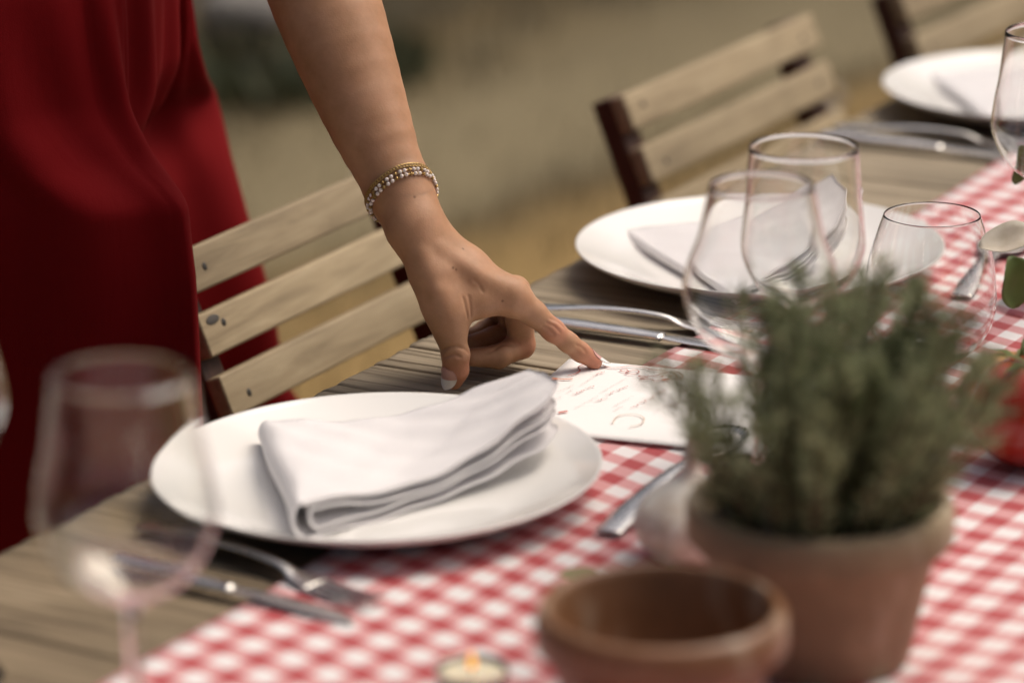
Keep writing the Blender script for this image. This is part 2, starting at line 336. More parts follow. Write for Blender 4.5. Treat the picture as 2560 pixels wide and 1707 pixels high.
CREASES = [[(0.195, -0.0874, 0.7853), (0.1959, -0.0919, 0.7874), (0.1973, -0.0961, 0.7879), (0.2, -0.0996, 0.7865), (0.2036, -0.1018, 0.783)], [(0.1957, -0.0881, 0.7795), (0.1961, -0.0917, 0.7814), (0.197, -0.095, 0.7821), (0.1984, -0.0985, 0.7805)], [(0.2605, -0.1342, 0.7957), (0.2608, -0.1397, 0.7944), (0.2635, -0.1429, 0.7901)], [(0.2576, -0.1327, 0.7934), (0.2571, -0.1389, 0.7922), (0.2588, -0.1423, 0.7882)], [(0.2539, -0.1316, 0.7917), (0.2547, -0.1361, 0.7898), (0.2563, -0.139, 0.7864)], [(0.2116, -0.094, 0.818), (0.2097, -0.0969, 0.8113), (0.2088, -0.0992, 0.805)], [(0.2162, -0.0957, 0.8179), (0.2139, -0.0982, 0.8109), (0.2126, -0.0994, 0.8052)], [(0.2729, -0.1473, 0.7755), (0.2736, -0.1516, 0.7742), (0.2757, -0.1533, 0.7704)], [(0.2473, -0.092, 0.7689), (0.25, -0.0956, 0.7709), (0.2534, -0.0994, 0.774)], [(0.2545, -0.1014, 0.774), (0.2608, -0.1035, 0.7714), (0.2677, -0.1047, 0.772)], [(0.2144, -0.1013, 0.8309), (0.2152, -0.1046, 0.8278), (0.2151, -0.1071, 0.8236)]]
TENDONS = [[(0.2102, -0.0771, 0.8497, 0.0028), (0.2213, -0.0986, 0.8327, 0.003), (0.2384, -0.1161, 0.8171, 0.0028)], [(0.2229, -0.0728, 0.8499, 0.0026), (0.2364, -0.093, 0.8332, 0.0028), (0.2543, -0.109, 0.8154, 0.0026)], [(0.1984, -0.0703, 0.8478, 0.0026), (0.1946, -0.084, 0.8253, 0.0028), (0.197, -0.0892, 0.8099, 0.0026)]]

# skin colouring: mottling, pores, warmer knuckles, moles
_v = coords(M_SKIN, (1, 1, 1), 'World')
_n1 = noise(M_SKIN, _v, 38, 4); _n2 = noise(M_SKIN, _v, 320, 3); 
_vo = N(M_SKIN, 'ShaderNodeTexVoronoi'); _vo.inputs['Scale'].default_value = 900; L(M_SKIN, _v, _vo.inputs['Vector'])
_c = ramp(M_SKIN, _n1, [(0.3, (0.36, 0.195, 0.104)), (0.52, (0.43, 0.238, 0.135)), (0.75, (0.50, 0.288, 0.176))])
_c = mixc(M_SKIN, 0.25, _c, ramp(M_SKIN, _n2, [(0.35, (0.82, 0.78, 0.75)), (0.65, (1.0,) * 3)]), 'MULTIPLY')
def near(m, vec, p, r0, r1):
    d = N(m, 'ShaderNodeVectorMath', operation='DISTANCE'); L(m, vec, d.inputs[0]); d.inputs[1].default_value = p
    mr = N(m, 'ShaderNodeMapRange'); mr.inputs['From Min'].default_value = r0; mr.inputs['From Max'].default_value = r1
    mr.inputs['To Min'].default_value = 1; mr.inputs['To Max'].default_value = 0; L(m, d.outputs['Value'], mr.inputs['Value']); return mr.outputs[0]
for key, idx, rr in (('index', 5, 0.024), ('index', 2, 0.014), ('middle', 2, 0.016), ('thumb', 3, 0.02), ('ring', 2, 0.012)):
    _c = mixc(M_SKIN, math_n(M_SKIN, 'MULTIPLY', near(M_SKIN, _v, BONES[key][idx][:3], 0.004, rr), 0.75), _c, (0.53, 0.205, 0.135))
MOLE_HOOK = _c
_bn = bump(M_SKIN, _vo.outputs['Distance'], 0.12, 0.0004)
L(M_SKIN, bump(M_SKIN, _n2, 0.14, 0.0007, _bn), bsdf(M_SKIN).inputs['Normal'])

# ================================================================== SETTING
M_GROUND = mat('dry_grass_ground', (0.2, 0.16, 0.08), 0.95)
gv_ = coords(M_GROUND, (1, 1, 1), 'World')
ga = noise(M_GROUND, gv_, 0.9, 5, 0.6, 0.5); gb = noise(M_GROUND, gv_, 7, 5); gc = noise(M_GROUND, gv_, 60, 4)
gcl = ramp(M_GROUND, ga, [(0.30, (0.046, 0.037, 0.016)), (0.48, (0.098, 0.072, 0.030)), (0.68, (0.150, 0.108, 0.044))])
gcl = mixc(M_GROUND, 0.75, gcl, ramp(M_GROUND, noise(M_GROUND, gv_, 2.6, 4, 0.6, 0.8), [(0.36, (0.45, 0.46, 0.40)), (0.62, (1.3, 1.22, 1.1))]), 'MULTIPLY')
gcl = mixc(M_GROUND, 0.6, gcl, ramp(M_GROUND, gb, [(0.3, (0.62, 0.62, 0.56)), (0.7, (1.1, 1.08, 1.02))]), 'MULTIPLY')
gxyz = N(M_GROUND, 'ShaderNodeSeparateXYZ'); L(M_GROUND, gv_, gxyz.inputs[0])
# a trodden pale path that runs beside the table, its borders uneven
yy = math_n(M_GROUND, 'ADD', gxyz.outputs[1], math_n(M_GROUND, 'MULTIPLY', math_n(M_GROUND, 'SUBTRACT', noise(M_GROUND, gv_, 1.6, 4), 0.5), 0.55))
yy = math_n(M_GROUND, 'ADD', yy, math_n(M_GROUND, 'MULTIPLY', gxyz.outputs[0], 0.10))
pm = ramp(M_GROUND, math_n(M_GROUND, 'MULTIPLY', yy, 0.25), [(0.45, (0, 0, 0)), (0.49, (1, 1, 1)), (0.56, (1, 1, 1)), (0.66, (0, 0, 0))])
gcl = mixc(M_GROUND, pm, gcl, mixc(M_GROUND, gb, (0.175, 0.140, 0.074), (0.25, 0.205, 0.116)))
# straw-coloured strip near the chairs
sm = ramp(M_GROUND, math_n(M_GROUND, 'MULTIPLY', yy, 0.25), [(0.39, (1, 1, 1)), (0.47, (0, 0, 0))])
gcl = mixc(M_GROUND, math_n(M_GROUND, 'MULTIPLY', sm, 0.8), gcl, mixc(M_GROUND, gb, (0.28, 0.180, 0.062), (0.41, 0.272, 0.098)))
L(M_GROUND, gcl, bsdf(M_GROUND).inputs['Base Color'])
L(M_GROUND, bump(M_GROUND, math_n(M_GROUND, 'ADD', gc, gb), 0.8, 0.02), bsdf(M_GROUND).inputs['Normal'])
n_ = 61; gs = np.linspace(-90, 90, n_)
gs = np.sign(gs) * (np.abs(gs) / 90) ** 2 * 90
gv0 = np.array([(x, y, 0.0) for y in gs for x in gs]); gf0 = np.array([(j * n_ + i, j * n_ + i + 1, (j + 1) * n_ + i + 1, (j + 1) * n_ + i) for j in range(n_ - 1) for i in range(n_ - 1)])
ground = obj('ground', mesh('ground', gv0, gf0, M_GROUND)); tag(ground, kind='structure')

# short dry grass
M_GRASS = mat('dry_grass_blades', (0.2, 0.16, 0.07), 0.8)
grv = coords(M_GRASS, (1, 1, 1), 'World'); gn = noise(M_GRASS, grv, 1.1, 4); gn2 = noise(M_GRASS, grv, 90, 2)
gcol2 = mixc(M_GRASS, gn2, ramp(M_GRASS, gn, [(0.38, (0.052, 0.048, 0.019)), (0.50, (0.11, 0.082, 0.034)), (0.7, (0.18, 0.128, 0.054))]), (0.17, 0.128, 0.06))
L(M_GRASS, gcol2, bsdf(M_GRASS).inputs['Base Color'])
def blades(n, fx, hmin, hmax, w, lean=0.5):
    P = fx(n); n = len(P)
    a = nrg.uniform(0, 2 * np.pi, n); h = nrg.uniform(hmin, hmax, n); ln = nrg.uniform(0, lean, n) * h; b = nrg.uniform(0, 2 * np.pi, n)
    ww = w * nrg.uniform(0.6, 1.4, n)
    p0 = np.c_[P[:, 0] - np.cos(a) * ww, P[:, 1] - np.sin(a) * ww, P[:, 2]]; p1 = np.c_[P[:, 0] + np.cos(a) * ww, P[:, 1] + np.sin(a) * ww, P[:, 2]]
    p2 = np.c_[P[:, 0] + np.cos(b) * ln, P[:, 1] + np.sin(b) * ln, P[:, 2] + h]
    vs = np.stack([p0, p1, p2], 1).reshape(-1, 3); fs = np.arange(3 * n).reshape(-1, 3)
    return vs, fs
def fld(n):
    x = nrg.uniform(0.8, 7.5, n); y = nrg.uniform(-1.5, 5.0, n)
    m = np.sin(x * 2.1 + 1.7 * np.sin(y * 1.3)) * np.sin(y * 2.7 + 0.8 * x) + nrg.uniform(-0.8, 0.8, n)
    yy2 = y + 0.10 * x; path = (yy2 > 1.85) & (yy2 < 2.4)
    k = (m > -0.1) & (~path | (nrg.uniform(0, 1, n) < 0.12)); return np.c_[x[k], y[k], np.zeros(k.sum())]
g = obj('dry_grass', mesh('dry_grass', *blades(60000, fld, 0.02, 0.07, 0.0022), M_GRASS)); tag(g, 'short straw coloured dry grass on the ground behind the table', 'grass', kind='stuff')

# low green weeds and a pale stone far behind the arm
M_WEED = leafmat('green_weed_leaf', (0.040, 0.052, 0.020), (0.085, 0.092, 0.038), 0.6, 14)
def weed(loc, rad, hgt, n, label):
    t = thing('weed_clump', label, 'plant', loc, 0, 'green weeds behind the arm')
    def f(n):
        a = nrg.uniform(0, 2 * np.pi, n); r = rad * np.sqrt(nrg.uniform(0, 1, n)); return np.c_[r * np.cos(a), r * np.sin(a) * 0.8, np.zeros(n)]
    o = obj('leaves', mesh('weed_leaves', *blades(n, f, hgt * 0.3, hgt, 0.012, 0.9), M_WEED), t); tag(o, kind='stuff')
    s = Join()
    for i in range(6):
        a = rnd.uniform(0, 6.28); q = rad * 0.4
        s.add(tube([(0, 0, -0.01), (q * math.cos(a) * 0.5, q * math.sin(a) * 0.5, hgt * 0.35), (q * math.cos(a), q * math.sin(a), hgt * 0.7)], [0.006, 0.005, 0.002], 5))
    obj('stem', s.mesh('weed_stem', M_STEM), t)
weed((3.70, 2.32, 0), 0.30, 0.10, 420, 'broad dark green weed patch seen between the red dress and the raised arm')
def stone(loc, s, label, seed):
    bm = bmesh.new(); bmesh.ops.create_icosphere(bm, subdivisions=3, radius=1); q = random.Random(seed)
    ph = [q.uniform(0, 6) for _ in range(6)]
    for v in bm.verts:
        c = v.co; k = 1 + 0.13 * math.sin(3 * c.x + ph[0]) * math.sin(2.5 * c.y + ph[1]) + 0.08 * math.sin(6 * c.z + ph[2]) * math.sin(5 * c.x + ph[3])
        v.co = Vector((c.x * s[0], c.y * s[1], c.z * s[2])) * k
    m = bpy.data.meshes.new('stone'); bm.to_mesh(m); bm.free(); m.polygons.foreach_set('use_smooth', [True] * len(m.polygons)); m.materials.append(M_STONE)
    o = obj('stone', m, None, loc); tag(o, label, 'stone')
M_STONE = terracotta('pale_limestone', (0.42, 0.39, 0.35))
stone((4.02, 2.62, 0.05), (0.13, 0.10, 0.075), 'pale grey stone lying on the ground between dress and arm', 3)

# leafy trees around the clearing, left of and behind the camera's view; they shade the woman's side
M_CROWN = leafmat('tree_leaf', (0.030, 0.048, 0.014), (0.075, 0.10, 0.032), 0.55, 3)
M_BARK = terracotta('tree_bark', (0.075, 0.055, 0.04))
def tree(loc, h, rad, lab, seed):
    t = thing('broadleaf_tree', lab, 'tree', loc, 0, 'trees around the clearing'); g_ = np.random.default_rng(seed); q = random.Random(seed)
    J = Join(); J.add(tube([(0, 0, -0.1), (0.06, 0.02, h * 0.25), (-0.04, 0.05, h * 0.5), (0.05, 0, h * 0.8)], [0.20, 0.15, 0.11, 0.05], 12)); cl = []
    for i in range(11):
        a = 6.283 * i / 11 + q.uniform(-.3, .3); z0 = h * q.uniform(0.32, 0.62); e = Vector((math.cos(a) * rad * q.uniform(.5, .9), math.sin(a) * rad * q.uniform(.5, .9), h * q.uniform(0.55, 0.98)))
        J.add(tube([(0, 0, z0), tuple(Vector((0, 0, z0)).lerp(e, 0.5) + Vector((0, 0, 0.15))), tuple(e)], [0.07, 0.045, 0.015], 7)); cl.append(e)
    obj('trunk', J.mesh('trunk', M_BARK), t)
    vs = []
    for e in cl:
        n = 420; c = np.array(tuple(e)) + g_.normal(0, 1, (n, 3)) * np.array([rad * .24, rad * .24, h * .09]); d = g_.normal(0, 1, (n, 3)); d /= np.linalg.norm(d, axis=1, keepdims=True); s_ = np.cross(d, g_.normal(0, 1, (n, 3))); s_ /= np.linalg.norm(s_, axis=1, keepdims=True)
        l = g_.uniform(.06, .13, (n, 1)); w_ = l * .32; vs.append(np.stack([c - d * l, c + s_ * w_, c + d * l, c - s_ * w_], 1).reshape(-1, 3))
    vs = np.concatenate(vs); o = obj('crown', mesh('crown', vs, np.arange(len(vs)).reshape(-1, 4), M_CROWN, False), t); tag(o, kind='stuff')
tree((-2.6, 3.0, 0), 5.2, 2.1, 'leafy tree standing off to the left of the table', 1)
tree((0.2, 5.6, 0), 5.6, 2.3, 'leafy tree behind the woman, far left of the table', 2)
tree((-5.2, -0.6, 0), 5.5, 2.3, 'leafy tree behind the near end of the table', 3)
tree((-4.2, -4.6, 0), 5.0, 2.0, 'leafy tree behind the right side of the table', 4)
for _i, (_x, _y, _h, _r, _l) in enumerate([(8.6, 2.6, 4.6, 2.0, 'leafy tree beyond the ground straight behind the arm'), (7.4, 5.6, 5.2, 2.2, 'leafy tree beyond the ground behind the red dress'), (9.8, -0.6, 4.4, 1.9, 'leafy tree beyond the ground behind the middle chair'), (10.4, -4.2, 4.8, 2.0, 'leafy tree beyond the ground behind the far end of the table')]):
    tree((_x, _y, 0), _h, _r, _l, 20 + _i)
for _i, (_x, _y, _s, _l) in enumerate([(3.05, 1.75, 0.035, 'small stone on the pale path right of the wrist'), (3.9, 1.35, 0.05, 'small stone on the ground above the middle chair'), (3.3, 2.45, 0.05, 'small stone in the weeds between dress and arm')]):
    stone((_x, _y, _s * 0.4), (_s, _s * 0.8, _s * 0.55), _l, 40 + _i)

# ================================================================== TABLE
table = thing('dining_table', 'long weathered wooden table with boards laid across it', 'table', (0, 0, 0))
PW = 0.145; X0 = -1.16; NP = 30; TW = 0.93
def plank_mesh(seed, deep):
    q = np.random.default_rng(seed); nx, ny = (201, 60) if deep > 0.7 else (91, 36)
    xs = np.linspace(-PW / 2 + 0.0012, PW / 2 - 0.0012, nx); ys = -np.linspace(0, 1, ny) ** 1.35 * TW
    grooves = []; x = -PW / 2 + q.uniform(0.004, 0.012)
    while x < PW / 2 - 0.004:
        grooves.append((x, q.uniform(0.0007, 0.0017), q.uniform(0.4, 1.0), q.uniform(0, 6.3), q.uniform(2, 9))); x += q.uniform(0.007, 0.019)
    H = np.zeros((ny, nx))
    for gx0, w, dp, ph, fr in grooves:
        for j, y in enumerate(ys):
            c = gx0 + 0.0018 * math.sin(fr * y * 2.2 + ph) + 0.0007 * math.sin(31 * y + ph)
            k = deep * dp * (0.35 + 0.65 * (0.5 + 0.5 * math.sin(fr * 2.6 * y + ph * 3))) * (0.45 + 0.55 * math.exp(y / 0.16))
            H[j] -= k * 0.0050 * np.exp(-((xs - c) / w) ** 2)
    H += 0.00035 * deep * np.sin(xs[None, :] * 240 + q.uniform(0, 6)) 
    edge = np.minimum(xs + PW / 2, PW / 2 - xs); H -= 0.0018 * np.exp(-(edge / 0.0022) ** 2)[None, :]
    H[0] -= 0.0015
    X_, Y_ = np.meshgrid(xs, ys)
    Y_[0] += 0.0008 * np.sin(xs * 190 + q.uniform(0, 6)) * q.uniform(0.3, 1)
    top = np.c_[X_.ravel(), Y_.ravel(), H.ravel()]
    fs = [(j * nx + i, (j + 1) * nx + i, (j + 1) * nx + i + 1, j * nx + i + 1) for j in range(ny - 1) for i in range(nx - 1)]
    # skirt and underside
    ring = [i for i in range(nx)] + [j * nx + nx - 1 for j in range(1, ny)] + [(ny - 1) * nx + i for i in range(nx - 2, -1, -1)] + [j * nx for j in range(ny - 2, 0, -1)]
    base = len(top); low = top[ring].copy(); low[:, 2] = -0.034
    vs = np.r_[top, low]; m = len(ring)
    for a in range(m):
        b = (a + 1) % m; fs.append((ring[a], ring[b], base + b, base + a))
    fs.append(tuple(base + a for a in range(m)))
    return mesh('plank', vs, fs, M_TABLE if seed < 120 else M_TABLE2)
variants = [plank_mesh(100 + i, d) for i, d in enumerate((1.0, 0.85, 0.32, 0.25, 0.4, 0.18))]
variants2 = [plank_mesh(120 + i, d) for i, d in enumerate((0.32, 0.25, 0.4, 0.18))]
for i in range(NP):
    cx = X0 + PW * (i + 0.5)
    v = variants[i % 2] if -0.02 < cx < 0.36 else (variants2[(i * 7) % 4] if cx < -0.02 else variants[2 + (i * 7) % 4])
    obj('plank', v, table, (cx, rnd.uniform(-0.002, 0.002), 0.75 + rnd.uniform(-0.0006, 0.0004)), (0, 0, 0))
TXC = X0 + PW * NP / 2; TL = PW * NP
for y in (-0.10, -0.83):
    obj('apron_rail', box_mesh('apron_rail', TL - 0.3, 0.03, 0.09, M_TABLE, 0.003), table, (TXC, y, 0.67))
for x in (X0 + 0.2, TXC, X0 + TL - 0.2):
    obj('cross_rail', box_mesh('cross_rail', 0.03, 0.69, 0.09, M_TABLE, 0.003), table, (x + 0.06, -0.465, 0.671))
    for y in (-0.13, -0.80):
        obj('leg', box_mesh('leg', 0.07, 0.07, 0.714, M_TABLE, 0.005), table, (x, y, 0.357))

# gingham runner, softly wrinkled
rx = np.linspace(-1.14, 3.1, 320); ry = np.linspace(-0.18, -0.75, 48)
RX, RY = np.meshgrid(rx, ry)
_w = np.maximum(0, np.sin(RX * 5.1 + 6 * RY + 0.7 * np.sin(RX * 3))) ** 6 * 0.0045 + np.maximum(0, np.sin(RX * 3.7 - 9 * RY + 2)) ** 10 * 0.004
_w *= np.clip((-0.36 - RY) / 0.05, 0, 1) * np.clip(np.abs(np.sin(RX * 1.7 + 1)) * 1.6 - 0.3, 0, 1)
RZ = 0.7521 + 0.0007 * np.sin(RX * 9 + 3 * RY) * np.sin(RY * 23 + 1) + 0.0006 * np.sin(RX * 31 + RY * 11) + 0.0004 * np.exp(-((RY + 0.181) / 0.003) ** 2) + 0.6 * _w; RYw = RY + 0.0022 * np.sin(RX * 7.3) + 0.0012 * np.sin(RX * 19 + 1)
nrx = len(rx); rv = np.c_[RX.ravel(), RYw.ravel(), RZ.ravel()]
rf = np.array([(j * nrx + i, (j + 1) * nrx + i, (j + 1) * nrx + i + 1, j * nrx + i + 1) for j in range(len(ry) - 1) for i in range(nrx - 1)])
runner = obj('table_runner', mesh('table_runner', rv, rf, M_GING)); tag(runner, 'red and white gingham cloth runner along the middle of the table', 'table runner')
sm_ = runner.modifiers.new('thickness', 'SOLIDIFY'); sm_.thickness = 0.0009; sm_.offset = 1

# ================================================================== PLACE SETTINGS
PLATE_PROF = [(0, 0.0042), (0.06, 0.0044), (0.088, 0.0050), (0.100, 0.0068), (0.112, 0.0105), (0.125, 0.0158), (0.134, 0.0196), (0.1375, 0.0212), (0.1393, 0.0221), (0.1400, 0.0216), (0.1396, 0.0205), (0.134, 0.0166), (0.122, 0.0110), (0.108, 0.0052), (0.096, 0.0015), (0.088, 0.0), (0.082, 0.0006), (0.078, 0.0022), (0, 0.0022)]
m_plate = mesh('plate', *lathe(PLATE_PROF, 128), M_PORC)
plates = []
for i, (x, y, lab) in enumerate([(0.0, -0.156, 'white dinner plate nearest the camera, beside the pointing hand'), (0.568, -0.145, 'white dinner plate in the middle distance behind the wine glasses'), (1.157, -0.137, 'white dinner plate at the top right edge, farthest away')]):
    o = obj('dinner_plate', m_plate, None, (x, y, 0.7535), (R(0.3 * (i - 1)), R(-0.4 if i == 0 else 0), 0.7 * i)); tag(o, lab, 'plate', 'white dinner plates'); plates.append(o)

def sheet(rows, thick, name):
    """thick soft sheet from a grid of centre points rows[i][j]"""
    P = np.array(rows); a, b, _ = P.shape
    du = np.gradient(P, axis=0); dv = np.gradient(P, axis=1); n = np.cross(du, dv); n /= np.linalg.norm(n, axis=2, keepdims=True) + 1e-9
    vs = np.r_[(P + n * thick / 2).reshape(-1, 3), (P - n * thick / 2).reshape(-1, 3)]; o = a * b; fs = []
    for i in range(a - 1):
        for j in range(b - 1):
            q = (i * b + j, (i + 1) * b + j, (i + 1) * b + j + 1, i * b + j + 1); fs.append(q); fs.append(tuple(k + o for k in q[::-1]))
    ring = [j for j in range(b)] + [i * b + b - 1 for i in range(1, a)] + [(a - 1) * b + j for j in range(b - 2, -1, -1)] + [i * b for i in range(a - 2, 0, -1)]
    for k in range(len(ring)):
        p, q = ring[k], ring[(k + 1) % len(ring)]; fs.append((q, p, p + o, q + o))
    return vs, fs
def napkin(label, A, B, Cn, Cf, z0, loft, lift, seed, dip=0.3, th=0.0038):
    """wedge-folded napkin: folded edge A(far)-B(near), narrow raised tip Cf(far)-Cn(near); nested folded layers"""
    t = thing('folded_napkin', label, 'napkin', (0, 0, 0), 0, 'white folded napkins')
    A, B, Cn, Cf = (np.array(p, float) for p in (A, B, Cn, Cf)); q = random.Random(seed); ph = [q.uniform(0, 6) for _ in range(4)]
    def pos(s, w):      # s from fold to tip, w far -> near
        a = A + (Cf - A) * s; b = B + (Cn - B) * s
        bow = 0.010 * math.sin(math.pi * s)
        if s > 0.88: w = 0.5 + (w - 0.5) * math.sqrt(max(0.05, 1 - 0.45 * ((s - 0.88) / 0.12) ** 2))
        p = a + (b - a) * w; return p
    def layer(h0, h1, s0, s1, name, thick, pinch=False):
        rows = []; ns, nr, nw = 26, 9, 22
        for i in range(ns * 2 + nr):
            row = []
            for j in range(nw):
                w = j / (nw - 1)
                if i < ns:       # lower leaf, tip -> fold
                    s = s1 + (s0 - s1) * i / (ns - 1); top = False; ang = None
                elif i < ns + nr:
                    ang = math.pi * (i - ns + 1) / (nr + 1); s = s0
                else:
                    s = s0 + (s1 - s0) * (i - ns - nr) / (ns - 1); top = True; ang = None
                def zt(s):
                    base = h1 * loft * (1 - dip * math.sin(math.pi * min(1, s * 1.1)) ** 1.2 - 0.25 * s) * (0.86 + 0.20 * w)
                    return base + lift * max(0, (s - 0.35) / 0.65) ** 1.7 + 0.0012 * math.sin(7 * s + ph[0]) * math.sin(4 * w + ph[1])
                def zb(s): return h0 * loft * (1 - 0.6 * s) + lift * 0.80 * max(0, (s - 0.35) / 0.65) ** 1.9 * (0.55 + 0.45 * h0 / 0.12 if h0 < 0.12 else 1.0)
                if ang is None:
                    z = zt(s) if top else zb(s); p = pos(s, w)
                    if pinch:
                        zm_ = (zt(s) + zb(s)) / 2; z = zm_ + (z - zm_) * (0.30 + 0.70 * math.exp(-((s - s0) * 4.2) ** 2))
                else:
                    mid = (zt(s0) + zb(s0)) / 2; hr = (zt(s0) - zb(s0)) / 2; d = -(pos(0.1, w) - pos(0, w)); d /= np.linalg.norm(d)
                    z = mid - hr * math.cos(ang); p = pos(s0, w) + d * hr * 0.75 * math.sin(ang)
                wob = 0.0016 * math.sin(9 * w + ph[2] + 5 * s) + 0.0007 * math.sin(31 * s + 6 * w + ph[3])
                if ang is None: z += loft * (0.045 * math.sin(13 * w + 9 * s + ph[3]) * math.sin(11 * s + ph[1]) + 0.03 * math.sin(27 * s - 19 * w + ph[2]) + 0.05 * math.sin(5 * s + 3 * w + ph[0]))
                row.append((p[0] + wob * 0.3, p[1] + wob, z0 + z))
            rows.append(row)
        o = obj(name, mesh(name, *sheet(rows, thick, name), M_NAP), t)
        sb = o.modifiers.new('soft', 'SUBSURF'); sb.levels = 1; sb.render_levels = 1
    layer(0.06, 1.0, 0.0, 1.0, 'outer_fold', th)
    layer(0.24, 0.80, 0.045, 0.985, 'inner_fold', th * 0.9, True)
    return t
napkin('thick white napkin folded to a wedge on the nearest plate, tip towards the thumb', (0.030, -0.054), (-0.102, -0.168), (0.086, -0.240), (0.132, -0.188), 0.7600, 0.022, 0.033, 1, 0.20, 0.0021)
napkin('white napkin with pointed corner standing up on the middle plate behind glasses', (0.580, -0.024), (0.455, -0.180), (0.606, -0.214), (0.640, -0.172), 0.7600, 0.007, 0.050, 5, -1.3, 0.0015)
napkin('white napkin on the farthest plate at the top right edge', (1.185, -0.022), (1.035, -0.150), (1.19, -0.215), (1.25, -0.165), 0.7600, 0.007, 0.026, 8, -0.9, 0.0015)

# cutlery --------------------------------------------------------------
def strip(pts, widths, thick):
    """flat metal bar: pts centre line (x,y,z) along -y, widths half, lens cross-section"""
    pts = spline(pts, 40); widths = np.interp(np.linspace(0, 1, 40), np.linspace(0, 1, len(widths)), widths)
    thick = np.interp(np.linspace(0, 1, 40), np.linspace(0, 1, len(thick)), thick)
    vs, fs = [], []; n = 12
    for i, p in enumerate(pts):
        t = pts[min(i + 1, 39)] - pts[max(i - 1, 0)]; t = t / np.linalg.norm(t); s = np.array([t[1], -t[0], 0]); s = s / np.linalg.norm(s); u = np.cross(s, t)
        for k in range(n):
            a = 2 * math.pi * k / n; ca, sa = math.cos(a), math.sin(a)
            vs.append(p + s * widths[i] * ca + u * thick[i] * sa * (abs(sa) ** 0.3))
    for i in range(39):
        for k in range(n):
            j = (k + 1) % n; fs.append((i * n + k, i * n + j, (i + 1) * n + j, (i + 1) * n + k))
    fs.append(tuple(range(n))[::-1]); fs.append(tuple(39 * n + k for k in range(n)))
    return vs, fs
def fork_meshes():
    J = Join(); J.add(strip([(0, 0, 0.0035), (0, -0.03, 0.006), (0, -0.075, 0.0095), (0, -0.115, 0.0085), (0, -0.135, 0.004), (0, -0.150, 0.0025)], [0.0092, 0.0098, 0.0058, 0.0036, 0.0034, 0.0085, 0.011], [0.0013, 0.0014, 0.0017, 0.0020, 0.0019, 0.0014, 0.001]))
    h = J.mesh('fork_handle', M_STEEL); tn = []
    for k in range(4):
        x = -0.0093 + 0.0062 * k
        tn.append(mesh('tine', *strip([(x, -0.148, 0.0026), (x, -0.165, 0.0016), (x * 0.96, -0.185, 0.0028), (x * 0.92, -0.200, 0.0060)], [0.0022, 0.0021, 0.0018, 0.0008], [0.001, 0.0011, 0.0009, 0.0005]), M_STEEL))
    return h, tn
def knife_meshes():
    h = mesh('knife_handle', *strip([(0, 0, 0.0042), (0, -0.05, 0.0046), (0, -0.09, 0.0046), (0, -0.108, 0.0044), (0, -0.112, 0.0042)], [0.0078, 0.0088, 0.0080, 0.0070, 0.0076, 0.005], [0.0030, 0.0036, 0.0034, 0.0030, 0.0030, 0.0018]), M_STEEL)
    b = mesh('blade', *strip([(0, -0.110, 0.0042), (0.001, -0.130, 0.0040), (0.002, -0.170, 0.0032), (0.001, -0.205, 0.0022), (-0.004, -0.225, 0.0018)], [0.0042, 0.0085, 0.0098, 0.0092, 0.0012], [0.0014, 0.0009, 0.0008, 0.0007, 0.0004]), M_STEEL)
    return h, b
FH, FT = fork_meshes(); KH, KB = knife_meshes()
def fork(loc, rz, lab):
    t = thing('fork', lab, 'fork', loc, rz, 'steel forks'); obj('handle', FH, t)
    for m in FT: obj('tine', m, t)
def knife(loc, rz, lab, s=1.0):
    t = thing('table_knife', lab, 'knife', loc, rz, 'steel table knives'); t.scale = (s, s, 1); obj('handle', KH, t); obj('blade', KB, t)
fork((-0.118, -0.060, 0.752), R(-13), 'steel fork lying left of the nearest plate by the blurred wine glass')
knife((-0.182, -0.085, 0.752), R(-2), 'steel knife at the bottom left, outermost beside the nearest plate', 0.76)
fork((0.390, -0.028, 0.752), R(8), 'steel fork with curved handle right behind the pointing hand')
knife((0.368, -0.052, 0.752), R(2), 'steel knife just behind the pointing index finger')
fork((1.000, -0.010, 0.752), R(4), 'steel fork beside the farthest plate, handle curving down at right')
knife((0.968, -0.012, 0.752), R(1), 'steel knife in front of the farthest plate')

def spoon_mesh():
    h = mesh('spoon_handle', *strip([(0, 0, 0.0035), (0, -0.03, 0.006), (0, -0.075, 0.0090), (0, -0.110, 0.0065), (0, -0.122, 0.0045)], [0.0085, 0.0090, 0.0050, 0.0030, 0.0032], [0.0013, 0.0014, 0.0016, 0.0018, 0.0012]), M_STEEL)
    vs, fs = [], []; na, nr = 28, 7
    for s in (0, 1):
        for i in range(nr + 1):
            f = i / nr
            for k in range(na):
                a = 2 * math.pi * k / na; L_ = 0.026; W_ = 0.0175
                x = W_ * f * math.cos(a); y = L_ * f * math.sin(a); y2 = y * (1 + 0.12 * (y / L_))
                vs.append((x, -0.147 + y2, 0.0055 - 0.0045 * (1 - f * f) - s * 0.0009))
    o = (nr + 1) * na
    for i in range(nr):
        for k in range(na):
            j = (k + 1) % na; q = (i * na + k, (i + 1) * na + k, (i + 1) * na + j, i * na + j); fs.append(q); fs.append(tuple(e + o for e in q[::-1]))
    for k in range(na):
        j = (k + 1) % na; fs.append((nr * na + k, nr * na + k + o, nr * na + j + o, nr * na + j))
    return h, mesh('spoon_bowl', vs, fs, M_STEEL)
SH, SB = spoon_mesh()
def spoon(loc, rz, lab, sl_=1.0):
    t = thing('dessert_spoon', lab, 'spoon', loc, rz, 'dessert spoons on the runner'); obj('handle', SH, t); obj('bowl', SB, t); t.scale = (1, sl_, 1)
spoon((0.000, -0.318, 0.7538), R(95), 'steel dessert spoon on the gingham in front of the nearest plate', 1.25)
spoon((0.562, -0.313, 0.7538), R(99), 'steel dessert spoon on the gingham seen through the stemless glass')

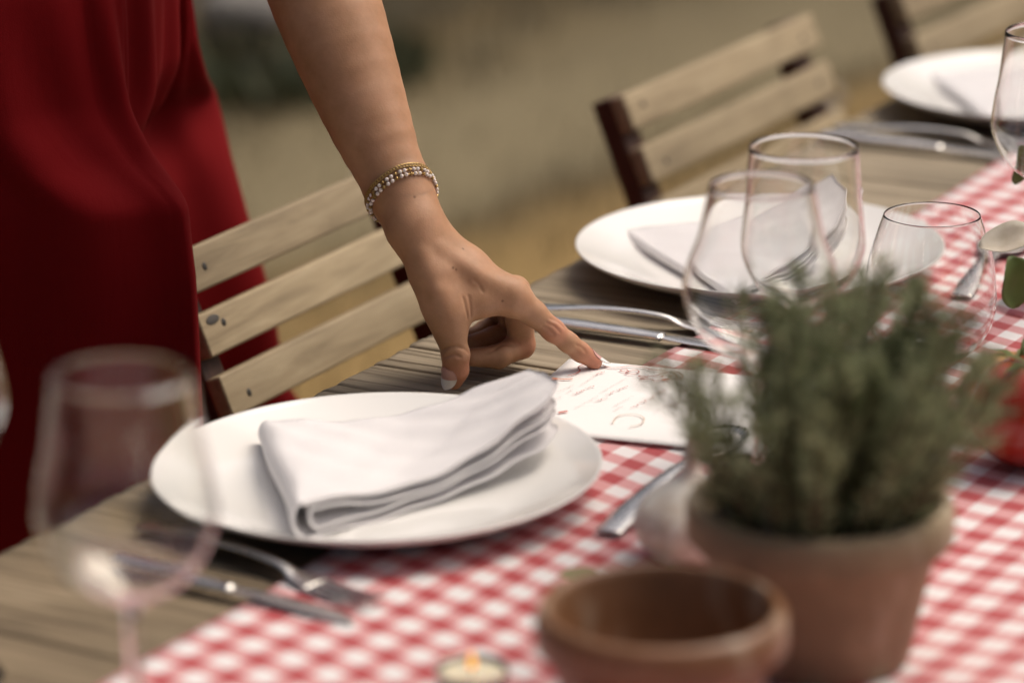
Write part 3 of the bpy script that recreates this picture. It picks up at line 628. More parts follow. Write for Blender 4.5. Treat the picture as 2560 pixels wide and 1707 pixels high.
# ================================================================== MENU CARD
P0 = Vector(CARD_P0); A_ = Vector(CARD_A); B_ = Vector(CARD_B)
menu = thing('menu_card', 'white menu card with red drawings under the pointing index finger', 'menu card', (P0.x, P0.y, 0.7558), math.atan2(A_.y, A_.x))
# card local frame: +x along A_, +y along B_ (B_ is 90 deg left of A_ ... checked below)
sgn = 1.0 if (Vector((-A_.y, A_.x, 0)).dot(B_) > 0) else -1.0
CWd, CLn = 0.157, 0.215
nx, ny = 24, 18; vs = []; fs = []
for j in range(ny + 1):
    for i in range(nx + 1):
        x = CLn * i / nx - 0.003; y = -CWd * j / ny * sgn + 0.0005
        z = 0.0012 * math.sin(3.0 * i / nx) * math.sin(2.2 * j / ny + 0.4) + 0.0006
        vs.append((x, y, z))
for j in range(ny):
    for i in range(nx):
        q = (j * (nx + 1) + i, j * (nx + 1) + i + 1, (j + 1) * (nx + 1) + i + 1, (j + 1) * (nx + 1) + i); fs.append(q if sgn < 0 else q[::-1])
def cardz(x, y): return 0.0012 * math.sin(3.0 * (x + 0.003) / CLn) * math.sin(2.2 * (-y * sgn) / CWd + 0.4) + 0.0006
pc = obj('paper', mesh('paper', vs, fs, M_PAPER), menu); so = pc.modifiers.new('thickness', 'SOLIDIFY'); so.thickness = 0.0006; so.offset = -1
def ribbon(pts, w, m, name, closed=False):
    P = spline(pts, max(2, len(pts) * 6)) if len(pts) > 2 else np.array(pts, float)
    vs, fs = [], []
    for i, p in enumerate(P):
        t = P[min(i + 1, len(P) - 1)] - P[max(i - 1, 0)]; t = t / (np.linalg.norm(t) + 1e-9); n = np.array([-t[1], t[0]])
        for s in (1, -1):
            q = p + s * n * w; vs.append((q[0], q[1] * sgn, cardz(q[0], q[1] * sgn) + 0.0012))
    for i in range(len(P) - 1): fs.append((2 * i, 2 * i + 1, 2 * i + 3, 2 * i + 2))
    return obj(name, mesh(name, vs, fs, m, False), menu)
for kind, pts in STROKES:
    ribbon(pts, {'squiggle': 0.00048, 'fork': 0.0008, 'outline': 0.00042, 'dot': 0.0012, 'pale': 0.0005}[kind], M_INK[kind], 'printed_drawing')
q = random.Random(4)
for a, b, s in TEXT_LINES:
    a, b = np.array(a), np.array(b); d = b - a; ln = np.linalg.norm(d); d /= ln; n = np.array([-d[1], d[0]]); amp = 0.0019 if s else 0.0011
    x = 0.0
    while x < ln - 0.002:
        wl_ = min(q.uniform(0.008, 0.022) if s else q.uniform(0.004, 0.011), ln - x); k = max(3, int(wl_ / (0.0011 if s else 0.0008))); pts = []
        for i in range(k):
            pts.append(a + d * (x + wl_ * i / (k - 1) + q.uniform(-0.0004, 0.0004)) + n * amp * (q.choice((-0.5, 0.45, 0.1)) if i else 0.9))
        ribbon([tuple(p) for p in pts], 0.00030 if s else 0.00018, M_TXT[s], 'printed_script_line'); x += wl_ + (0.003 if s else 0.002)

# ================================================================== GLASSWARE
def glass_profile(outer, wall):
    """closed lathe profile from an outer bowl curve (r,z list bottom->rim) with wall thickness"""
    o = spline(outer, 40); inner = []
    for i, p in enumerate(o):
        t = o[min(i + 1, 39)] - o[max(i - 1, 0)]; t = t / np.linalg.norm(t); n = np.array([-t[1], t[0]]); inner.append(p + n * wall)
    return o, np.array(inner)
def wine_glass(loc, rim, bowl, height, stem_h, lab, rz=0):
    zb = stem_h; zr = height; zm = zb + (zr - zb) * 0.36
    o, inn = glass_profile([(0.0045, zb), (0.012, zb + 0.0045), (bowl * 0.72, zb + (zm - zb) * 0.42), (bowl, zm), (bowl * 0.985, zm + 0.02), (rim + (bowl - rim) * 0.45, zb + (zr - zb) * 0.72), (rim, zr)], 0.0008)
    inn = [p for p in inn if p[0] > 0.002 and p[1] > zb + 0.002]
    prof = [(0, 0.0), (0.034, 0.0), (0.0355, 0.0008), (0.034, 0.0018), (0.016, 0.0032), (0.006, 0.0065), (0.0040, 0.014), (0.0036, stem_h * 0.5), (0.0038, zb - 0.008)]
    prof += [tuple(p) for p in o] + [(rim - 0.0005, zr + 0.0006)] + [tuple(p) for p in inn[::-1]] + [(0, inn[0][1] - 0.0004)]
    t = thing('wine_glass', lab, 'wine glass', loc, rz, 'clear wine glasses')
    obj('glass', mesh('wine_glass', *lathe(prof, 72), M_GLASS), t); return t
def stemless(loc, lab):
    o, inn = glass_profile([(0.020, 0.0), (0.030, 0.003), (0.0425, 0.020), (0.0462, 0.039), (0.0436, 0.067), (0.0375, 0.089), (0.0335, 0.1005)], 0.0008)
    inn = [p for p in inn if p[1] > 0.006]
    prof = [(0, 0.001), (0.018, 0.0005)] + [tuple(p) for p in o] + [(0.0331, 0.1009)] + [tuple(p) for p in inn[::-1]] + [(0, inn[0][1] - 0.001)]
    t = thing('stemless_glass', lab, 'glass', loc, 0, 'stemless tumblers')
    obj('glass', mesh('stemless_glass', *lathe(prof, 72), M_GLASS), t)
wine_glass((-0.452, -0.293, 0.7535), 0.0345, 0.0445, 0.228, 0.108, 'large blurred wine glass standing alone at the lower left')
wine_glass((-0.366, -0.098, 0.7535), 0.0345, 0.0445, 0.228, 0.108, 'wine glass cut off by the left edge of the picture')
wine_glass((0.070, -0.385, 0.7535), 0.0310, 0.0460, 0.212, 0.098, 'blurred wine glass just behind the left side of the rosemary')
wine_glass((0.197, -0.353, 0.7535), 0.0345, 0.0392, 0.203, 0.095, 'wine glass in front of the middle plate, right of the blurrier one')
wine_glass((0.575, -0.372, 0.7535), 0.0345, 0.0420, 0.205, 0.090, 'wine glass at the upper right edge in front of the farthest plate')
stemless((0.432, -0.342, 0.7535), 'stemless tumbler with thin rim between middle plate and green leaves')

# ================================================================== POTS
def pot_profile(rr, rb, h, lip, wall):
    return [(0, 0.004), (rb * 0.9, 0.0), (rb, 0.003), (rr - 0.006 - lip, h - 0.028), (rr - 0.004, h - 0.025), (rr, h - 0.020), (rr, h - 0.006), (rr - 0.002, h - 0.001), (rr - 0.006, h), (rr - wall + 0.001, h - 0.001), (rr - wall, h - 0.005), (rr - wall - 0.004, h - 0.03), (rb - 0.004, 0.012), (0, 0.010)]
rp = thing('potted_rosemary', 'bushy rosemary in a terracotta pot in the blurred right foreground', 'potted plant', (-0.113, -0.510, 0.7535))
obj('pot', mesh('rosemary_pot', *lathe(pot_profile(0.0735, 0.050, 0.094, 0.004, 0.009), 72), M_TERRA), rp)
obj('soil', mesh('soil', *lathe([(0, 0.080), (0.03, 0.081), (0.062, 0.077), (0.0622, 0.070), (0, 0.070)], 40), M_SOIL), rp)
sm2 = Join(); leaves_v, leaves_f = [], []
rr_ = random.Random(21)
def needle(p, d, l, w):
    d = d.normalized(); s = d.cross(Vector((rr_.uniform(-1, 1), rr_.uniform(-1, 1), rr_.uniform(-1, 1)))).normalized(); o = len(leaves_v)
    leaves_v.extend([tuple(p), tuple(p + d * l * 0.5 + s * w), tuple(p + d * l), tuple(p + d * l * 0.5 - s * w)]); leaves_f.append((o, o + 1, o + 2, o + 3))
right = Vector((CX.x, CX.y, 0)).normalized(); back = Vector((CW.x, CW.y, 0)).normalized()
for i in range(160):
    a = rr_.uniform(0, 6.283); r0 = 0.055 * math.sqrt(rr_.random()); base = Vector((r0 * math.cos(a), r0 * math.sin(a), 0.078))
    side = base.dot(right) / 0.055                                            # thinner growth on the left, bushy on the right
    if side < -0.3 and rr_.random() < 0.45: continue
    h = rr_.uniform(0.085, 0.140) * (1.0 + 0.12 * side) * (1 - 0.25 * (r0 / 0.055) ** 2)
    out = Vector((math.cos(a), math.sin(a), 0)) * rr_.uniform(0.01, 0.062) * (r0 / 0.055 + 0.35)
    if side > 0.3: out *= 0.72
    if side > 0.3 and rr_.random() < 0.30: h *= rr_.uniform(0.5, 0.8); out *= 1.5
    if out.dot(right) < 0: out -= right * out.dot(right) * 0.30
    pts = [base, base + out * 0.35 + Vector((0, 0, h * 0.45)), base + out * 0.8 + Vector((0, 0, h * 0.8)), base + out + Vector((rr_.uniform(-.006, .006), rr_.uniform(-.006, .006), h))]
    P = spline([tuple(p) for p in pts], 16); sm2.add(tube([tuple(p) for p in P[::3]], [0.0014, 0.0012, 0.0010, 0.0009, 0.0007, 0.0006], 5))
    nn = int(h / 0.0013)
    for k in range(nn):
        f = 0.08 + 0.92 * k / nn; q_ = f * 15; i0 = min(int(q_), 14); p = Vector(P[i0] + (P[i0 + 1] - P[i0]) * (q_ - i0)); tn = Vector(P[i0 + 1] - P[i0]).normalized()
        b = rr_.uniform(0, 6.283); rad = Vector((math.cos(b), math.sin(b), 0)); rad = (rad - tn * rad.dot(tn)).normalized()
        needle(p, rad * 0.8 + tn * rr_.uniform(0.5, 1.1), rr_.uniform(0.010, 0.019) * (1 if f < 0.85 else 0.7), 0.0011)
obj('woody_stems', sm2.mesh('woody_stems', M_STEM), rp)
o = obj('rosemary_leaves', mesh('rosemary_leaves', leaves_v, leaves_f, M_ROSE, False), rp); tag(o, kind='stuff')

ep = obj('clay_pot', mesh('clay_pot', *lathe(pot_profile(0.0640, 0.046, 0.094, 0.004, 0.0085), 72), M_CLAY), None, (-0.296, -0.507, 0.7535)); tag(ep, 'empty terracotta pot with open dark mouth at the bottom centre', 'pot')

# ================================================================== TEA LIGHT
cd = thing('tea_light', 'lit cream tea light on the gingham at the bottom edge', 'candle', (-0.252, -0.370, 0.7535))
obj('cup', mesh('cup', *lathe([(0, 0.0), (0.0185, 0.0), (0.0192, 0.001), (0.0196, 0.0165), (0.0202, 0.0170), (0.0196, 0.0172), (0.0190, 0.0165), (0.0188, 0.002), (0, 0.0015)], 48), M_ALU), cd)
obj('wax', mesh('wax', *lathe([(0, 0.0128), (0.012, 0.0130), (0.0182, 0.0138), (0.0185, 0.003), (0, 0.003)], 48), M_WAX), cd)
obj('wick', mesh('wick', *tube([(0, 0, 0.0128), (0.0004, 0, 0.016), (0.001, 0, 0.0185)], 0.0006, 6), M_WICK), cd)
obj('flame', mesh('flame', *lathe([(0, 0.0160), (0.0019, 0.0175), (0.0027, 0.0195), (0.0022, 0.0225), (0.0011, 0.0255), (0, 0.0275)], 20), M_FLAME), cd)

# ================================================================== TOMATOES, SHALLOT, LEAVES
def tomato(loc, r, m, lab, flat=0.85, calyx=True, tilt=0.0, rz=0.0, name='tomato', cat='tomato'):
    t = thing(name, lab, cat, loc, rz); t.rotation_euler = (tilt, 0, rz)
    vs, fs = [], []; n, k = 40, 22
    for i in range(k + 1):
        a = math.pi * i / k; 
        for j in range(n):
            b = 2 * math.pi * j / n; rib = 1 + 0.025 * math.sin(a) * math.cos(5 * b)
            rr2 = r * math.sin(a) * rib; z = r * flat * (-math.cos(a)) - (0.16 * r * math.exp(-((math.pi - a) / 0.33) ** 2))
            vs.append((rr2 * math.cos(b), rr2 * math.sin(b), z + r * flat))
    for i in range(k):
        for j in range(n):
            q = (j + 1) % n; fs.append((i * n + j, i * n + q, (i + 1) * n + q, (i + 1) * n + j))
    obj('fruit', mesh('fruit', vs, fs, m), t)
    if calyx:
        J = Join(); zt = r * flat * 2 - 0.13 * r
        for a in range(5):
            an = 2 * math.pi * a / 5 + 0.3; d = Vector((math.cos(an), math.sin(an), 0)); s = Vector((-d.y, d.x, 0)); o0 = Vector((0, 0, zt))
            J.add(([o0 + s * 0.002, o0 - s * 0.002, o0 + d * r * 0.35 - s * 0.0035 + Vector((0, 0, r * 0.10)), o0 + d * r * 0.35 + s * 0.0035 + Vector((0, 0, r * 0.10)), o0 + d * r * 0.75 + Vector((0, 0, r * 0.02))], [(0, 1, 2, 3), (3, 2, 4)]))
        J.add(tube([(0, 0, zt - 0.002), (0.001, 0, zt + r * 0.2), (0.004, 0.001, zt + r * 0.4)], [0.0022, 0.0018, 0.002], 7))
        obj('calyx', J.mesh('calyx', M_EUC), t)
    return t
tomato((0.240, -0.494, 0.7545), 0.040, M_TOM, 'large red tomato at the right edge behind the rosemary', 0.9)
tomato((0.300, -0.452, 0.7545), 0.031, M_PEACH, 'orange tomato under green leaves, right of the rosemary', 0.85, True, 0.2)
tomato((-0.235, -0.596, 0.7545), 0.022, M_TOM, 'dark red tomato at the bottom edge under the rosemary pot', 0.9, False)
t = tomato((-0.372, -0.522, 0.7545), 0.0165, M_SHALLOT, 'small pinkish shallot at the bottom edge before the empty pot', 1.15, False, name='shallot', cat='shallot')
obj('root_tip', mesh('root_tip', *lathe([(0.004, 0.036), (0.002, 0.043), (0.0008, 0.050), (0, 0.052)], 10), M_SHALLOT), t)

def leaf_mesh(l, w, m, name, cup=0.15, fold=0.12):
    vs, fs = [], []; a, b = 12, 7
    for i in range(a + 1):
        f = i / a; ww = w * math.sin(math.pi * min(1, f * 0.98 + 0.01)) ** 0.62
        for j in range(b):
            g_ = (j / (b - 1)) * 2 - 1; vs.append((g_ * ww, f * l, abs(g_) ** 1.5 * ww * fold * 3 - cup * l * (f - 0.5) ** 2 + 0.04 * l * math.sin(f * 7)))
    for i in range(a):
        for j in range(b - 1): fs.append((i * b + j, i * b + j + 1, (i + 1) * b + j + 1, (i + 1) * b + j))
    me = mesh(name, vs, fs, m); return me
EL = leaf_mesh(0.052, 0.024, M_EUC, 'leaf'); PL = leaf_mesh(0.060, 0.022, M_PALE, 'pale_leaf')
def sprig(loc, stem, leaves, lab, name='eucalyptus_sprig', leaf=None):
    t = thing(name, lab, 'foliage', loc)
    obj('stem', mesh('sprig_stem', *tube(spline(stem, 14), 0.0013, 6), M_STEM), t)
    for p, rot, s in leaves:
        o = obj('leaf', leaf or EL, t, p, rot); o.scale = (s, s, s); sd_ = o.modifiers.new('thickness', 'SOLIDIFY'); sd_.thickness = 0.0005
    return t
# leaves stand and lie loosely; each leaf is given by its centre, the way it points and the way it faces
def leaf_at(t, base, c, along, face, s, m):
    al = Vector(along).normalized(); f = Vector(face); f = (f - al * f.dot(al)).normalized(); sd_ = al.cross(f)
    o = obj('leaf', m, t); o.matrix_local = Matrix.Translation(Vector(c) - Vector(base) - al * 0.026 * s) @ Matrix((sd_, al, f)).transposed().to_4x4() @ Matrix.Scale(s, 4)
    q_ = o.modifiers.new('thickness', 'SOLIDIFY'); q_.thickness = 0.0005
def sprig(base, stem, leaves, lab, name, m):
    t = thing(name, lab, 'foliage', base)
    obj('stem', mesh('sprig_stem', *tube(spline(stem, 14), 0.0013, 6), M_STEM), t)
    for c, along, face, s in leaves: leaf_at(t, base, c, along, face, s, m)
cam_side = -back + Vector((0, 0, 0.5))
sprig((0.330, -0.470, 0.7545), [(0.05, -0.03, 0.002), (0.03, -0.02, 0.03), (0.012, 0.0, 0.06), (0.006, 0.012, 0.09)],
      [((0.347, -0.437, 0.840), (0.1, -0.1, -1.0), tuple(cam_side + Vector((0, 0, 0.8)) + right * 0.6), 0.70), ((0.350, -0.480, 0.820), (0.5, -0.8, 0.2), (-0.5, -0.3, 0.8), 0.9), ((0.300, -0.478, 0.812), (-0.4, -0.5, -0.4), (-0.6, -0.2, 0.9), 0.62), ((0.315, -0.500, 0.800), (-0.3, -0.9, 0.0), (-0.5, 0.0, 1.0), 0.7), ((0.270, -0.495, 0.800), (-0.7, -0.5, 0.1), (-0.3, -0.3, 1.0), 0.6)],
      'green eucalyptus leaves at the right edge beside the stemless tumbler', 'eucalyptus_sprig', EL)
sprig((0.600, -0.365, 0.7545), [(0.03, -0.02, 0.003), (0.01, -0.01, 0.05), (-0.005, 0.004, 0.09)],
      [((0.581, -0.347, 0.856), (0.2, 0.1, -0.8), tuple(cam_side + Vector((0, 0, 0.8)) + right * 0.6), 0.60), ((0.605, -0.385, 0.835), (0.5, -0.8, 0.4), tuple(cam_side), 0.8)], 'small green leaf at the right edge where the gingham starts', 'eucalyptus_sprig', EL)
sprig((0.392, -0.440, 0.7545), [(0.05, -0.04, 0.003), (0.03, -0.02, 0.05), (0.004, -0.002, 0.09)],
      [((0.398, -0.417, 0.853), (-0.5, 0.75, -0.1), tuple(cam_side * 0.5 + Vector((0, 0, 1.3)) + right * 0.6), 0.72), ((0.400, -0.452, 0.838), (-0.1, 0.1, -1.0), tuple(cam_side), 0.6)], 'pale silvery leaf at the right edge above the green leaves', 'silver_leaf_sprig', PL)
# garlic bulb between the plate and the rosemary pot
M_GARLIC = mat('papery_garlic_skin', (0.74, 0.69, 0.60), 0.6)
gz_ = coords(M_GARLIC, (1, 1, 1)); gn_ = noise(M_GARLIC, gz_, 70, 4)
L(M_GARLIC, ramp(M_GARLIC, gn_, [(0.35, (0.62, 0.54, 0.45)), (0.6, (0.80, 0.77, 0.70))]), bsdf(M_GARLIC).inputs['Base Color'])
def garlic(loc, r, lab, tilt, rz):
    t = thing('garlic_bulb', lab, 'garlic', loc, rz); t.rotation_euler = (tilt, 0, rz); vs, fs = [], []; n = 48
    prof = spline([(0.18, 0.0), (0.62, 0.05), (1.0, 0.55), (0.93, 1.0), (0.55, 1.42), (0.24, 1.70), (0.15, 2.05), (0.17, 2.45)], 30)
    for rr5, z in prof:
        rib = 0.07 * math.exp(-((z - 0.75) / 0.6) ** 2)
        for j in range(n):
            b = 2 * math.pi * j / n; q_ = rr5 * r * (1 + rib * abs(math.cos(3.5 * b)) - rib * 0.5); vs.append((q_ * math.cos(b), q_ * math.sin(b), z * r))
    for i in range(29):
        for j in range(n):
            q_ = (j + 1) % n; fs.append((i * n + j, i * n + q_, (i + 1) * n + q_, (i + 1) * n + j))
    fs.append(tuple(range(n))[::-1]); fs.append(tuple(29 * n + j for j in range(n)))
    obj('bulb', mesh('bulb', vs, fs, M_GARLIC), t)
    J = Join()
    for i in range(14):
        a_ = 6.283 * i / 14; J.add(tube([(0.15 * r * math.cos(a_), 0.15 * r * math.sin(a_), 0.004), (0.2 * r * math.cos(a_), 0.2 * r * math.sin(a_), -0.0005)], 0.0005, 4))
    obj('roots', J.mesh('roots', M_STEM), t)
garlic((-0.012, -0.374, 0.7545), 0.0305, 'cream garlic bulb on the gingham left of the rosemary pot', R(6), 0.6)
# fallen green leaflets on the runner behind the empty pot
for k, (x, y, rz, lab) in enumerate([(-0.075, -0.355, 0.4, 'small green leaflet on the gingham behind the empty pot, left one'), (-0.045, -0.372, 2.2, 'small green leaflet on the gingham behind the empty pot, right one'), (-0.20, -0.640, 1.0, 'thin green leaf on the gingham at the bottom right')]):
    o = obj('fallen_leaf', EL, None, (x, y, 0.757), (R(8), R(6), rz)); o.scale = (0.5, 0.5, 0.5); tag(o, lab, 'leaf')

# ================================================================== CHAIRS
LEAN = R(22); SL = 0.375
m_slat = box_mesh('slat', SL, 0.014, 0.0325, M_SLAT, 0.0025)
m_seat = box_mesh('seat_slat', SL, 0.045, 0.014, M_SLAT, 0.0025)
m_up = box_mesh('upright', 0.030, 0.020, 0.88, M_FRAME, 0.003)
m_leg = box_mesh('rear_leg', 0.020, 0.030, 0.62, M_FRAME, 0.003)
m_bar = box_mesh('cross_bar', SL - 0.05, 0.018, 0.018, M_FRAME, 0.003)
m_side = box_mesh('seat_side', 0.018, 0.34, 0.024, M_FRAME, 0.003)
m_screw = mesh('screw', *lathe([(0, 0.0004), (0.0022, 0.0004), (0.0030, 0.0001), (0.0030, -0.002), (0, -0.002)], 16), M_SCREW)
def chair(x, y, rz, lab, scuff=False):
    t = thing('folding_chair', lab, 'chair', (x, y, 0), rz, 'wooden folding chairs along the far side')
    up = Vector((0, math.sin(LEAN), math.cos(LEAN))); nrm = Vector((0, -math.cos(LEAN), math.sin(LEAN))); top = Vector((0, 0, 0.806))
    for k in range(3):
        c = top - up * (0.047 * k + 0.01625) - nrm * 0.007
        s = obj('back_slat', m_slat, t, c, (-LEAN, 0, 0)); s.rotation_euler = (-LEAN, 0, rnd.uniform(-0.004, 0.004))
        for sx in (-1, 1):
            obj('screw', m_screw, s, (sx * (SL / 2 - 0.030) + rnd.uniform(-0.003, 0.003), -0.0072, rnd.uniform(-0.004, 0.004)), (R(90), 0, 0))
        if scuff and k == 1:
            obj('scuff_mark', mesh('scuff_mark', *lathe([(0, 0.0003), (0.0035, 0.0003), (0.0042, 0.0), (0, -0.0005)], 24), M_KNOT), s, (-SL / 2 + 0.018, -0.0070, 0.009), (R(90), 0, 0)).scale = (2.3, 0.85, 1)
    for sx in (-1, 1):
        c = top - up * 0.439 - nrm * 0.0246
        obj('upright', m_up, t, c + Vector((sx * (SL / 2 - 0.017), 0, 0)), (-LEAN, 0, 0))
        a = Vector((sx * (SL / 2 - 0.048), -0.34, 0.44)); b = Vector((sx * (SL / 2 - 0.048), 0.06, 0.0)); d = b - a
        o = obj('rear_leg', m_leg, t, (a + b) / 2 + Vector((0, 0, 0.012)), (math.atan2(d.y, -d.z) , 0, 0)); 
        obj('seat_side', m_side, t, (sx * (SL / 2 - 0.070), -0.215, 0.425))
    for k in range(6):
        obj('seat_slat', m_seat, t, (0, -0.375 + 0.058 * k, 0.445))
    obj('cross_bar', m_bar, t, (0, -0.30, 0.14)); obj('cross_bar', m_bar, t, (0, 0.02, 0.09))
    return t
chair(0.4095, 0.169, R(0.5), 'pale slatted folding chair behind the pointing arm, nearest one', True).scale = (0.876, 1, 1)
chair(1.020, 0.112, R(0), 'slatted folding chair behind the middle plate, second one')
chair(1.530, 0.078, R(-1), 'slatted folding chair at the top right corner, farthest one')

# ================================================================== PERSON
def seg_d(P, a, b):
    a = np.asarray(a[:3], np.float32); b = np.asarray(b[:3], np.float32); ba = b - a; h = np.clip(((P - a) @ ba) / float(ba @ ba), 0, 1)
    return np.linalg.norm(P - a - h[:, None] * ba, axis=1), h
def chain(P, pts, k):
    d = None
    for a, b in zip(pts, pts[1:]):
        q, h = seg_d(P, a, b); q = q - (a[3] + (b[3] - a[3]) * h); d = q if d is None else smin(d, q, k)
    return d
def smin(a, b, k):
    h = np.maximum(k - np.abs(a - b), 0) / k; return np.minimum(a, b) - h * h * k * 0.25
def bone_spline(pts, n):        # smooth bone: many short tapered pieces
    out = []
    for t_ in np.linspace(0, len(pts) - 1, n):
        i = min(int(t_), len(pts) - 2); f = t_ - i; P4 = [np.array(pts[max(0, min(len(pts) - 1, j))]) for j in (i - 1, i, i + 1, i + 2)]; a, b, c, d = P4
        out.append(tuple(0.5 * ((2 * b) + (c - a) * f + (2 * a - 5 * b + 4 * c - d) * f * f + (3 * b - a - 3 * c + d) * f ** 3)))
    return out
FOREARM = bone_spline(BONES['forearm'], 16)
def arm_field(P, creases=True):
    palm = smin(chain(P, FOREARM, 0.0004), chain(P, BONES['upperarm'], 0.012), 0.03)
    palm = smin(palm, smin(chain(P, BONES['wrist'], 0.01), chain(P, BONES['wrist_back'], 0.01), 0.012), 0.014)
    for n, k in (('meta_index', 0.012), ('meta_middle', 0.010), ('meta_ring', 0.010), ('meta_little', 0.010), ('meta_thumb', 0.014), ('web', 0.014)):
        palm = smin(palm, chain(P, BONES[n], 0.01), k)
    for tn in TENDONS: palm = smin(palm, chain(P, tn, 0.004), 0.008)
    F = None
    for n in ('middle', 'ring', 'little'):
        f = chain(P, BONES[n], 0.0035); F = f if F is None else smin(F, f, 0.0005)
    d = smin(palm, F, 0.006)
    d = smin(d, chain(P, BONES['thumb'], 0.004), 0.012)
    d = smin(d, chain(P, BONES['index'], 0.004), 0.0085)
    if not creases: return d
    for c in CREASES:
        m = None
        for a, b in zip(c, c[1:]):
            q, _ = seg_d(P, a, b); m = q if m is None else np.minimum(m, q)
        d = d + (0.0016 if c is CREASES[0] or c is CREASES[1] else 0.0010) * np.exp(-(m / 0.0009) ** 2)
    return d
def snap_skin(p):         # crease points slide along the view direction onto the skin
    p = np.array(p, np.float32); w = np.array(CAM_W, np.float32); ts = np.linspace(-0.03, 0.03, 241); d = arm_field((p[None] + ts[:, None] * w).astype(np.float32), False)
    return tuple(float(a) for a in (p + ts[int(np.argmax(d < 0))] * w)) if (d < 0).any() else tuple(float(a) for a in p)
CREASES = [[snap_skin(p) for p in c] for c in CREASES]
def polygonize(field, lo, hi, h):
    lo = np.array(lo, np.float32); B = 8
    n = (np.ceil((np.array(hi) - lo) / (h * B)).astype(int)) * B
    nb = n // B
    gx = [lo[i] + (np.arange(nb[i]) * B + B / 2) * h for i in range(3)]
    C = np.stack(np.meshgrid(*gx, indexing='ij'), -1).reshape(-1, 3).astype(np.float32)
    d = np.concatenate([field(c) for c in np.array_split(C, max(1, len(C) // 200000))])
    V = np.full(tuple(n + 1), 1.0, np.float32)
    Vb = np.repeat(np.repeat(np.repeat(np.where(d < 0, -1, 1).reshape(nb).astype(np.float32), B, 0), B, 1), B, 2); V[:n[0], :n[1], :n[2]] = Vb
    act = np.argwhere((np.abs(d) < h * B * 1.15).reshape(nb))
    off = np.stack(np.meshgrid(*[np.arange(B + 1)] * 3, indexing='ij'), -1).reshape(-1, 3)
    for ch in np.array_split(act, max(1, len(act) // 400)):
        idx = (ch[:, None, :] * B + off[None]).reshape(-1, 3); val = field((lo + idx * h).astype(np.float32)); V[idx[:, 0], idx[:, 1], idx[:, 2]] = val
    S = V < 0
    cell = np.zeros(tuple(n), np.uint8)
    for dx in (0, 1):
        for dy in (0, 1):
            for dz in (0, 1): cell += S[dx:n[0] + dx, dy:n[1] + dy, dz:n[2] + dz]
    cs = np.argwhere((cell > 0) & (cell < 8)); cid = np.full(tuple(n), -1, np.int32); cid[cs[:, 0], cs[:, 1], cs[:, 2]] = np.arange(len(cs))
    acc = np.zeros((len(cs), 3)); cnt = np.zeros(len(cs)); corners = [(a, b, c) for a in (0, 1) for b in (0, 1) for c in (0, 1)]
    for a in corners:
        for ax in range(3):
            if a[ax]: continue
            b = list(a); b[ax] = 1; va = V[cs[:, 0] + a[0], cs[:, 1] + a[1], cs[:, 2] + a[2]]; vb = V[cs[:, 0] + b[0], cs[:, 1] + b[1], cs[:, 2] + b[2]]
            m = (va < 0) != (vb < 0); t = va[m] / (va[m] - vb[m]); p = np.tile(np.array(a, float), (m.sum(), 1)); p[:, ax] += t; acc[m] += p; cnt[m] += 1
    vs = lo + (cs + acc / cnt[:, None]) * h; fs = []
    for ax in range(3):
        o = [1, 1, 1]; o[ax] = 0; sl0 = [slice(1, n[i]) if i != ax else slice(0, n[i]) for i in range(3)]; sl1 = [slice(1, n[i]) if i != ax else slice(1, n[i] + 1) for i in range(3)]
        e = np.argwhere(S[tuple(sl0)] != S[tuple(sl1)]) + np.array(o); u, v = (ax + 1) % 3, (ax + 2) % 3
        q = []
        for du, dv in ((-1, -1), (0, -1), (0, 0), (-1, 0)):
            k = e.copy(); k[:, u] += du; k[:, v] += dv; q.append(cid[k[:, 0], k[:, 1], k[:, 2]])
        q = np.stack(q, 1); ins = S[e[:, 0], e[:, 1], e[:, 2]]; q[~ins] = q[~ins][:, ::-1]; fs.append(q)
    fs = np.concatenate(fs); fs = fs[(fs >= 0).all(1)]
    return vs, fs

person = thing('person', 'woman in a red dress leaning over the table, left hand pointing at the menu', 'person', (0.30, 0.40, 0.0))
PO = Vector((0.30, 0.40, 0.0))
hv1, hf1 = polygonize(arm_field, (0.172, -0.182, 0.748), (0.312, 0.0, 0.892), 0.0009)
hv2, hf2 = polygonize(arm_field, (0.172, -0.10, 0.880), (0.40, 0.17, 1.13), 0.0018)
SEAM = 0.8865
hf1 = hf1[(hv1[hf1][:, :, 2] < SEAM + 0.0008).all(1)]; hf2 = hf2[(hv2[hf2][:, :, 2] > SEAM - 0.0016).all(1)]
hand_v = np.r_[hv1, hv2]; hand_f = np.r_[hf1, hf2 + len(hv1)]
keep = hand_v[:, 2] < 1.115
def SIN(r, D): return (CAM_LOC.x + r * math.sin(TH) + D * math.cos(TH), CAM_LOC.y - r * math.cos(TH) + D * math.sin(TH))
